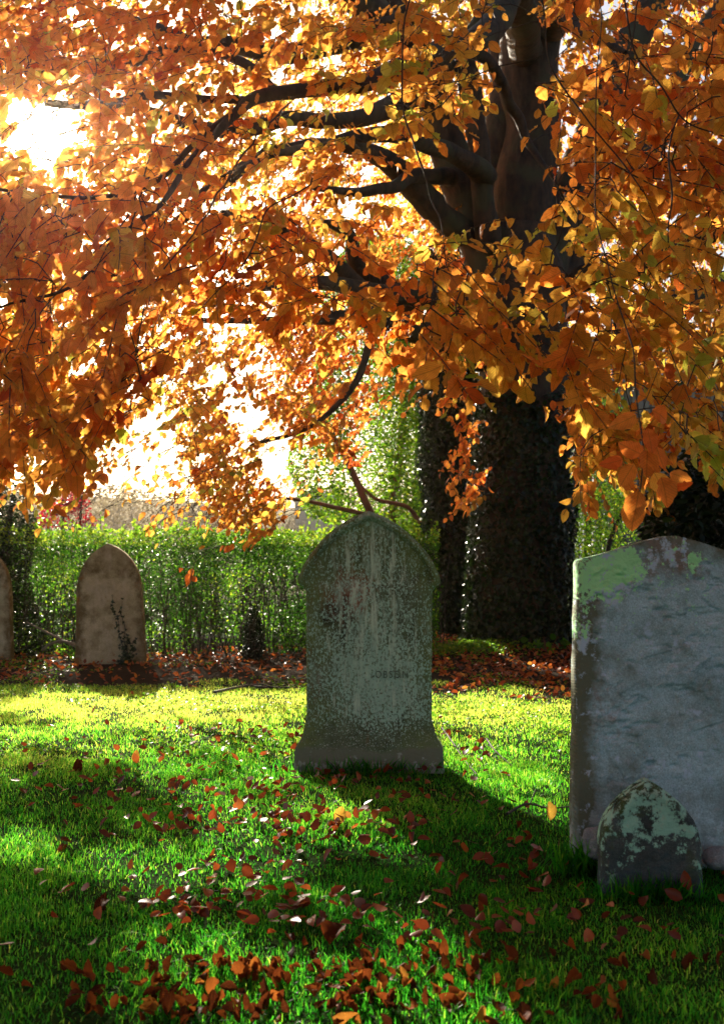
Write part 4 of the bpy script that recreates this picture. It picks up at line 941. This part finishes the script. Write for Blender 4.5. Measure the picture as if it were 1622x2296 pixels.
# grass tufts standing against the stone feet
def tuft(cx_, cy_, wx, n, hmax, label):
    x = rng.normal(cx_, wx, n); y = cy_ + rng.normal(0, .02, n); d = np.column_stack([rng.normal(0, .35, n), rng.normal(-.2, .25, n), np.ones(n)])
    o = link('grass_tuft', leaves_mesh('grass_tuft', M_GRASS, T_FAR, np.column_stack([x, y, gz(x, y)]), d, rdir(n), rng.uniform(.3, 1, n) * hmax, .004, np.clip(rng.normal(.3, .15, n), 0, 1), droop=.3), None)
    tag(o, label, 'grass', kind='stuff')
tuft(main.location.x, 4.84, .2, 260, .1, 'grass blades along the foot of the tall gravestone')
tuft(right.location.x - .25, 3.24, .09, 420, .14, 'long grass at the foot of the broad gravestone')
tuft(foot.location.x, 3.0, .1, 260, .09, 'dark grass at the foot of the footstone')

# ------------------------------------------------------------------ far background
def box(bm_V, bm_Q, x0, x1, y0, y1, z0, z1):
    b = len(bm_V); bm_V += [(x0, y0, z0), (x1, y0, z0), (x1, y1, z0), (x0, y1, z0), (x0, y0, z1), (x1, y0, z1), (x1, y1, z1), (x0, y1, z1)]
    bm_Q += [[b + i for i in f] for f in ((0, 3, 2, 1), (4, 5, 6, 7), (0, 1, 5, 4), (1, 2, 6, 5), (2, 3, 7, 6), (3, 0, 4, 7))]
def boxmesh(name, boxes, mat, parent):
    Vv, Qq = [], []
    for b_ in boxes: box(Vv, Qq, *b_)
    return link(name, mesh_np(name, np.array(Vv, float), np.array(Qq).ravel(), np.full(len(Qq), 4), mat), parent)
M_SLAT = bark_mat('weathered timber', (.2, .17, .14), (.36, .32, .28), (.28, .25, .22), 8, .3)
M_ROOF = bark_mat('grey blue roof', (.16, .19, .24), (.25, .28, .34), (.2, .23, .28), 4, .2, .5)
M_WALL = bark_mat('pale rendered wall', (.35, .33, .3), (.5, .47, .42), (.4, .38, .34), 3, .3)
m, t, out = nodes_mat('window glass'); p = N(t, 'ShaderNodeBsdfPrincipled', Roughness=.1); p.inputs['Base Color'].default_value = (.03, .04, .05, 1); t.links.new(p.outputs[0], out.inputs[0]); M_GLASS = m
D0 = 24.0; a = W(1330, 1100, D0); c = W(1680, 840, D0); zt = W(1400, 850, D0)[2]
barn = empty('timber_building', (a[0], D0, 0)); tag(barn, 'grey timber-clad building seen through the leaves at right', 'building')
wx = c[0] - a[0]
boxmesh('wall', [(0, wx, .1, 5, 0, zt)], M_ROOF, barn)
boxmesh('cladding', [(i * .16, i * .16 + .1, .02, .098, .3, zt - .02) for i in range(int(wx / .16))], M_SLAT, barn)
boxmesh('window', [(.5, 1.5, -.02, .015, 1.4, 2.3)], M_GLASS, barn)
Vr = [(-.3, -.3, zt), (wx + .3, -.3, zt), (wx + .3, 2.6, zt + 1.3), (-.3, 2.6, zt + 1.3), (wx + .3, 5.3, zt), (-.3, 5.3, zt), (-.3, -.3, zt - .12), (wx + .3, -.3, zt - .12), (wx + .3, 5.3, zt - .12), (-.3, 5.3, zt - .12)]
fr = [[0, 1, 2, 3], [3, 2, 4, 5], [6, 9, 8, 7], [0, 6, 7, 1], [5, 4, 8, 9], [0, 3, 5, 9, 6], [1, 7, 8, 4, 2]]
link('roof', mesh_np('roof', np.array(Vr, float), sum(fr, []), [len(q) for q in fr], M_ROOF), barn)
cot = empty('cottage', (W(660, 1200, 60)[0], 60, 0)); tag(cot, 'pale cottage far beyond the hedge, half hidden by leaves', 'building')
zz = W(660, 1120, 60)[2]; zg = W(660, 1092, 60)[2]
boxmesh('wall', [(0, 2.6, 0, 6, 0, zz)], M_WALL, cot)
Vr = [(-.2, -.2, zz), (2.8, -.2, zz), (1.3, -.2, zg), (-.2, 6.2, zz), (2.8, 6.2, zz), (1.3, 6.2, zg)]
fr = [[0, 1, 2], [5, 4, 3], [0, 2, 5, 3], [1, 4, 5, 2], [0, 3, 4, 1]]
link('roof', mesh_np('roof', np.array(Vr, float), sum(fr, []), [len(q) for q in fr], M_ROOF), cot)
wd_b, wd_d, wd_n, wd_L, wd_t = cloud([(-200, 1180), (-200, 1110), (0, 1090), (120, 1105), (260, 1085), (380, 1112), (520, 1096), (640, 1118), (760, 1090), (1000, 1100), (1200, 1060), (1500, 1080), (1700, 1060), (1700, 1200)], 70, 95, 22000, (.25, .5), .4, clump=.12, thr=0)
M_WOOD = leaf_mat('far wood', [(0, (.09, .06, .035)), (.5, (.2, .15, .07)), (1, (.22, .24, .07))], .3, .9, .05, veins=False, spots=0)
tag(link('far_wood', leaves_mesh('far_wood', M_WOOD, T_TINY, wd_b, wd_d, wd_n, wd_L, wd_L * .4, wd_t)), 'brown and olive scrub woodland on the far slope beyond the hedge', 'woodland', kind='stuff')
# bare trees on the far field
M_FAR = bark_mat('far tree bark', (.16, .13, .1), (.26, .21, .16), (.2, .18, .12), 3, .1)  # bark paled, distance haze put into its colour
def bare_tree(px, d, h, label):
    b0 = W(px, 1282, d); z0 = float(gz(b0[0], d)); root = empty('bare_tree', (b0[0], d, z0)); tag(root, label, 'tree')
    tt = Tubes(); tt.add([(0, 0, -.2), (.05, 0, h * .2), (0, .05, h * .42)], [h * .02, h * .016, h * .012], 7); tt.build('trunk', M_FAR, root)
    ct = Tubes()
    def grow(p, dv, ln, r, lev):
        e = p + dv * ln; mid = (p + e) / 2 + rng.normal(0, ln * .06, 3); ct.add([p, mid, e], [r, r * .8, r * .6], 4 if lev else 3)
        if lev == 0: return
        for q in range(3):
            v = dv + rng.normal(0, .55, 3) + np.array([0, 0, .1]); v /= np.linalg.norm(v); grow(p + (e - p) * rng.uniform(.5, 1), v, ln * rng.uniform(.6, .8), r * .62, lev - 1)
    for q in range(6):
        v = np.array([rng.normal(0, .7), rng.normal(0, .7), 1]); v /= np.linalg.norm(v); grow(np.array([0, 0, h * rng.uniform(.2, .42)]), v, h * .22, h * .009, 4)
    ct.build('crown', M_FAR, root)
for px_, d, h, lab in ((250, 48, 5.2, 'leafless tree far beyond the hedge, above the brown gravestone'), (420, 55, 6, 'leafless tree in the far field, left of the bright opening'), (560, 50, 4.6, 'leafless tree in the far field below the bright opening'),
                       (90, 60, 6, 'leafless tree far off behind the crimson shrub'), (640, 58, 5, 'leafless tree beside the pale cottage')): bare_tree(px_, d, h, lab)

# ------------------------------------------------------------------ haze: warm damp air over the churchyard
M_HAZE = bpy.data.materials.new('haze'); M_HAZE.use_nodes = True; t = M_HAZE.node_tree
for n_ in list(t.nodes): t.nodes.remove(n_)
out = t.nodes.new('ShaderNodeOutputMaterial'); v = t.nodes.new('ShaderNodeVolumePrincipled')
v.inputs['Color'].default_value = (1, .82, .6, 1); v.inputs['Density'].default_value = .0007; v.inputs['Anisotropy'].default_value = .86
t.links.new(v.outputs[0], out.inputs['Volume'])
Vv, Qq = [], []; box(Vv, Qq, -720, 720, -70, 710, -3, 60)
tag(link('haze', mesh_np('haze', np.array(Vv, float), np.array(Qq).ravel(), np.full(6, 4), M_HAZE)), 'thin warm haze hanging over the churchyard', 'haze', kind='stuff')
